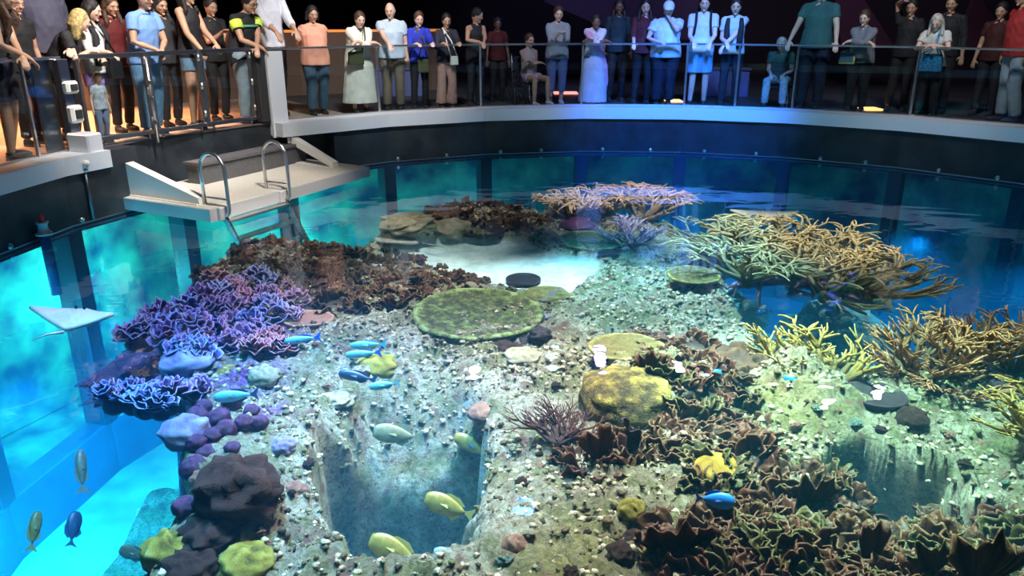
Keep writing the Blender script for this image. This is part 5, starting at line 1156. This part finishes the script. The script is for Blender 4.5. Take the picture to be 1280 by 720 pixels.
    P_ = dict(root=root, s=s, up=up, V=V, hdc=hdc, arms=arms, w=w, HR=HR)
    for k in list(root.keys()):
        if k == '_s': del root[k]
    return P_
def to_world(P_, v): r = P_['root']; return Matrix.Translation(r.location) @ Matrix.Rotation(r.rotation_euler.z, 4, 'Z') @ v
def bag(P_, side, z, size, m_, label, name='shoulder_bag', strap=True, rimm=None, pat=None):
    """a bag hanging in front of or beside its bearer"""
    s, up, V = P_['s'], P_['up'], P_['V']; r = P_['root']; o = empty(name, r.location.copy(), r.rotation_euler.z); tag(o, label, 'bag')
    c = V(side, -.19 * P_['w'], z); b = MB(); w_, h_ = size; b.prism([(c.x - w_ / 2, -h_ / 2), (c.x + w_ / 2, -h_ / 2), (c.x + w_ * .44, h_ / 2), (c.x - w_ * .44, h_ / 2)], -.045, .045, Matrix.Translation((0, c.y, c.z)) @ Matrix.Rotation(PI / 2, 4, 'X'))
    me_b = b.build('body', m_, o); bv = me_b.modifiers.new('bevel', 'BEVEL'); bv.width = .02; bv.segments = 3
    if rimm: b = MB(); b.tube([(c.x - w_ * .45, c.y - .02, c.z - h_ * .46), (c.x + w_ * .46, c.y - .02, c.z - h_ * .46), (c.x + w_ * .42, c.y - .02, c.z + h_ * .2)], .022, 8); b.build('piping', rimm, o)
    if strap: b = MB(); b.tube([(c.x + w_ * .4, c.y, c.z + h_ * .45), up(.06, -.165 * P_['w'], .3), up(-.08 if side > 0 else .08, -.03, .53)], .011, 6); b.tube([(c.x - w_ * .4, c.y, c.z + h_ * .45), up(.0, -.165 * P_['w'], .2), up(-.07 if side > 0 else .07, -.05, .52)], .009, 6); b.build('strap', m_, o)
    return o
DK = (.012, .012, .016); JEAN = (.10, .2, .36); LJ = (.3, .36, .42)
mat('neon', (.7, 1, .1), .6); mat('green_stripe', (.1, .35, .2), .7); mat('olive_bag', (.07, .08, .03), .6); mat('black_bag', (.01, .01, .012), .5); mat('white_bag', (.75, .74, .7), .5); mat('grey_bag', (.1, .15, .2), .6)
mat('yellow_trim', (.7, .75, .12), .6); mat('teal_bag', (.02, .35, .65), .6, col2=(.03, .08, .2), nscale=30); mat('cap_white', (.75, .78, .85), .7); mat('pink_sash', (.75, .4, .6), .7, noise=.2); mat('black_cloth', DK, .8)
person(4, .28, -12, 'person in a black tank top leaning on the rail at the far left edge', 'skin_tan', ('long', 'hair_brown'), (.015, .016, .02), 0, ('shorts', (.015, .016, .03)), 'lean', .35, yaw=.5, fat=1.1, hem=.8)
person(32, .9, -2, 'person in black with a reddish lit face behind the tank top', 'skin_tan', ('short', 'hair_black'), DK, .5, ('trousers', DK), 'down', .1)
person(66, 1.1, -34, 'tall person in a slate jacket with pink edges, behind the blonde woman', 'skin_light', ('short', 'hair_brown'), (.06, .06, .1), 1, ('trousers', DK), 'down', .0, fat=1.25, female=False)
person(84, .28, 14, 'blonde woman in black with sunglasses on her head, leaning on the rail', 'skin_light', ('longback', 'hair_blonde'), (.012, .012, .016), .5, ('trousers', DK), 'folded', .5, yaw=.5, fat=1.1, heady=.5, extras=(('shades',),))
P_ = person(121, .42, 5, 'dark haired woman in a white shirt and black vest with purple shorts', 'skin_light', ('long', 'hair_black'), (.62, .62, .62), 1, ('shorts', (.28, .18, .45)), 'reach', .12, yaw=.3, extras=(('vest', 'black_cloth'),), heady=.3)
bag(P_, .12, .90, (.26, .26), 'black_bag', 'black handbag at the hip of the woman with the purple shorts')
person(120, .20, 78, 'small curly haired child in a printed white shirt behind the lock post', 'skin_light', ('curly', 'hair_blonde'), (.6, .62, .66), .5, ('trousers', (.2, .25, .4)), 'down', .1, top_pat=(.3, .36, .5))
person(148, .95, 1, 'person in a maroon shirt between the vest and the blue shirt', 'skin_tan', ('long', 'hair_brown'), (.11, .008, .01), .5, ('trousers', DK), 'down', .1)
person(184, .30, -8, 'woman in a light blue shirt, jeans and glasses with clasped hands on the gate', 'skin_tan', ('tied', 'hair_black'), (.17, .32, .66), .5, ('trousers', (.12, .26, .45)), 'clasp', .22, yaw=.1, fat=1.12, extras=(('glasses',), ('collar', cloth((.17, .32, .66)))))
person(210, .85, 0, 'person in dark clothes standing behind the light blue shirt', 'skin_tan', ('long', 'hair_black'), (.03, .03, .035), 1, ('trousers', DK), 'down', .05)
person(243, .42, -14, 'long haired woman in a black tank top and denim shorts', 'skin_tan', ('long', 'hair_black'), (.012, .012, .016), 0, ('shorts', (.14, .24, .36)), 'hold', .06, yaw=.35, heady=.3, fat=.95)
person(271, .9, 2, 'person in black holding up a phone behind the denim shorts', 'skin_tan', ('short', 'hair_black'), DK, .5, ('trousers', DK), 'phone', .05)
person(309, .28, -4, 'man in a black polo with neon yellow sleeves and grey trousers', 'skin_tan', ('short', 'hair_black'), (.014, .016, .02), .5, ('trousers', LJ), 'lean', .32, yaw=.25, female=False, fat=1.12, extras=(('sleeve_band', 'neon'), ('stripe', 'green_stripe'), ('glasses',)), long_top=.05)
person(341, .75, -26, 'man in a white collared shirt behind the neon sleeves', 'skin_tan', ('short', 'hair_black'), (.7, .72, .78), 1, ('trousers', DK), 'hold', .08, yaw=.1, female=False, extras=(('collar', cloth((.7, .72, .78))),))
person(395, .50, 10, 'woman in a peach blouse and jeans with her hands behind her back', 'skin_tan', ('bob', 'hair_black'), (.8, .36, .24), 1, ('trousers', (.05, .1, .16)), 'back', .03, fat=1.3, yaw=-.1, long_top=.04, extras=(('collar', cloth((.8, .36, .24))),))
P_ = person(449, .30, 15, 'short haired woman in a long cream dress resting folded arms on the rail', 'skin_light', ('short', 'hair_brown'), (.72, .72, .64), 1, ('dress', (.7, .7, .6)), 'folded', .36, fat=1.22, hem=.18, yaw=-.1)
bag(P_, -.12, .92, (.26, .2), 'olive_bag', 'olive shoulder bag against the cream dress')
person(491, .40, 6, 'bald man in a pale blue t-shirt looking down', 'skin_light', ('bald', 'hair_brown'), (.5, .62, .74), .5, ('trousers', (.2, .16, .12)), 'onerail', .12, female=False, fat=1.1, yaw=-.35, heady=-.2)
P_ = person(524, .30, 16, 'woman in a royal blue shirt with her hair tied back', 'skin_light', ('tied', 'hair_brown'), (.02, .04, .5), 1, ('trousers', DK), 'hold', .2, yaw=-.15, fat=.95)
bag(P_, .04, .78, (.2, .22), 'olive_bag', 'dark bag hanging below the royal blue shirt')
P_ = person(558, .30, 18, 'woman in a navy top and dusty pink wide trousers', 'skin_tan', ('tied', 'hair_black'), (.02, .022, .04), 1, ('wide', (.42, .25, .22)), 'hold', .15, yaw=-.1)
bag(P_, .11, .88, (.14, .15), 'white_bag', 'small white purse on the navy top')
person(594, .40, 12, 'person in a black tank top looking to the right', 'skin_tan', ('short', 'hair_black'), DK, 0, ('trousers', (.012, .016, .025)), 'clasp', .1, yaw=.3, heady=.9)
P_ = person(661, .55, 30, 'child in a pink floral skirt seated in a wheelchair', 'skin_tan', ('short', 'hair_brown'), (.4, .3, .28), 0, ('shorts', (.6, .2, .35)), 'crossed', .0, seated=True, yaw=.4, bot_pat=(.7, .7, .75), shoes='shoe_light', headp=.2)
SEAT1 = P_
person(622, 1.2, 22, 'person in dark red standing far behind the wheelchair', 'skin_dark', ('short', 'hair_black'), (.08, .006, .006), .5, ('trousers', DK), 'down', .0)
person(696, .36, 10, 'woman in a grey shirt holding a phone, with short blue trousers', 'skin_light', ('short', 'hair_brown'), (.3, .32, .35), 1, ('capri', (.12, .16, .32)), 'phone', .1, fat=1.15, shoes='shoe_light', long_top=.02)
person(742, .30, 18, 'woman in a long draped lilac and white dress leaning on the rail', 'skin_dark', ('tied', 'hair_black'), (.6, .58, .66), 1, ('dress', (.6, .6, .6)), 'folded', .34, hem=.06, extras=(('sash', 'pink_sash'),), fat=1.05)
person(771, .9, 2, 'person in a dark teal shirt behind the draped dress', 'skin_dark', ('long', 'hair_black'), (.006, .03, .045), 1, ('trousers', DK), 'down', .0)
person(803, .42, 2, 'dark haired woman in a dark red top with one hand on the rail', 'skin_light', ('long', 'hair_black'), (.08, .008, .015), 1, ('trousers', DK), 'onerail', .05)
person(831, .30, 5, 'man in a white cap and pale shirt with a hand on his chin', 'skin_light', ('short', 'hair_grey'), (.62, .66, .74), .5, ('trousers', (.01, .014, .03)), 'chin', .2, female=False, fat=1.3, extras=(('cap', 'cap_white'),), long_top=.04)
person(875, .34, -2, 'person in a white t-shirt with black backpack straps and blue shorts', 'skin_light', ('short', 'hair_black'), (.62, .64, .68), .5, ('shorts', (.2, .42, .6)), 'hold', .12, extras=(('backpack_straps', 'black_cloth'),), hem=.9, female=False)
person(914, .30, 2, 'person in black overalls over a white t-shirt reaching a phone down', 'skin_light', ('short', 'hair_black'), (.5, .6, .66), .5, ('trousers', (.012, .02, .03)), 'reach', .25, extras=(('vest', 'black_cloth'),))
P_ = person(977, .55, 58, 'seated man in a green shirt and pale patterned trousers', 'skin_light', ('short', 'hair_grey'), (.05, .12, .09), .5, ('trousers', (.5, .55, .5)), 'lap', .3, seated=True, female=False, bot_pat=(.3, .36, .34), headp=.7, yaw=-.1)
SEAT2 = P_
person(1017, .34, -15, 'tall man in a dark green shirt with both arms spread along the rail', 'skin_light', ('short', 'hair_grey'), (.05, .14, .13), .5, ('trousers', (.015, .02, .04)), 'spread', .05, female=False, fat=1.08)
P_ = person(1075, .34, 15, 'short haired woman in a grey jacket with folded arms on the rail', 'skin_light', ('short', 'hair_brown'), (.17, .17, .19), 2, ('trousers', DK), 'folded', .2, fat=1.18, yaw=-.1)
bag(P_, -.17, .93, (.25, .18), 'grey_bag', 'grey bag with yellow edge below the folded arms', rimm='yellow_trim')
person(1128, .9, 4, 'person in dark clothes raising a hand behind the grey jacket', 'skin_tan', ('short', 'hair_black'), DK, .5, ('trousers', DK), 'phone', .0, hands=(Vector((-.1, -.2, 1.75)), Vector((.3, -.04, .8))))
P_ = person(1165, .30, 18, 'blonde woman in a pale t-shirt clasping her hands on the rail', 'skin_light', ('longback', 'hair_grey'), (.58, .58, .56), .5, ('trousers', DK), 'clasp', .3, fat=1.1, headp=.6)
bag(P_, .0, .90, (.36, .26), 'teal_bag', 'turquoise patterned bag below the pale t-shirt')
person(1176, 1.0, 0, 'dim person in black behind the blonde woman with the turquoise bag', 'skin_tan', ('short', 'hair_black'), DK, 1, ('trousers', DK), 'down', .0, female=False)
person(1268, .45, -8, 'man in a red t-shirt and light jeans at the right edge', 'skin_tan', ('short', 'hair_black'), (.3, .015, .015), .5, ('trousers', (.3, .36, .42)), 'down', .1, female=False, fat=1.15, yaw=-.8)
person(1238, 1.2, 8, 'person in dark red far behind the man in red', 'skin_tan', ('short', 'hair_black'), (.045, .005, .005), .5, ('trousers', DK), 'down', .0)
# seats under the seated visitors
def seat_for(P_, wheel, label):
    r0 = P_['root']; s = P_['s']; o = empty('wheelchair' if wheel else 'folding_stool', r0.location.copy(), r0.rotation_euler.z); tag(o, label, 'wheelchair' if wheel else 'stool')
    z = .40 * s
    b = MB(); b.box((0, -.1 * s, z - .02), (.44 * s, .46 * s, .04), None, .012); b.build('seat', 'black_cloth', o)
    for sx in (-1, 1):
        if wheel:
            b = MB(); b.tube([(sx * .27, .05 + .29 * math.cos(t), .3 + .29 * math.sin(t)) for t in np.linspace(0, 2 * PI, 33)], .014, 8); w_ = b.build('wheel', 'rubber', o)
            b = MB()
            for t in np.linspace(0, 2 * PI, 13)[:-1]: b.tube([(sx * .27, .05, .3), (sx * .27, .05 + .28 * math.cos(t), .3 + .28 * math.sin(t))], .003, 4)
            b.build('spokes', 'steel', w_)
            b = MB(); b.tube([(sx * .22, -.36 + .07 * math.cos(t), .08 + .07 * math.sin(t)) for t in np.linspace(0, 2 * PI, 17)], .012, 6); b.build('caster', 'rubber', o)
            b = MB(); b.tube([(sx * .23, .18, z), (sx * .23, .22, z + .5), (sx * .23, .3, z + .52)], .012, 8); b.tube([(sx * .23, .18, z), (sx * .23, -.36, z - .02), (sx * .22, -.36, .1)], .012, 8); b.build('frame', 'steel', o)
        else:
            for sy in (-1, 1): b = MB(); b.tube([(sx * .18, sy * .16 - .1, z - .03), (sx * .2, sy * -.16 - .1, .0)], .012, 8); b.build('leg', 'steel', o)
    if wheel: b = MB(); b.box((0, .2, z + .28), (.42, .03, .36), None, .01); b.build('backrest', 'black_cloth', o)
seat_for(SEAT1, True, 'black wheelchair under the child in the floral skirt')
seat_for(SEAT2, False, 'low dark stool under the seated man in green')
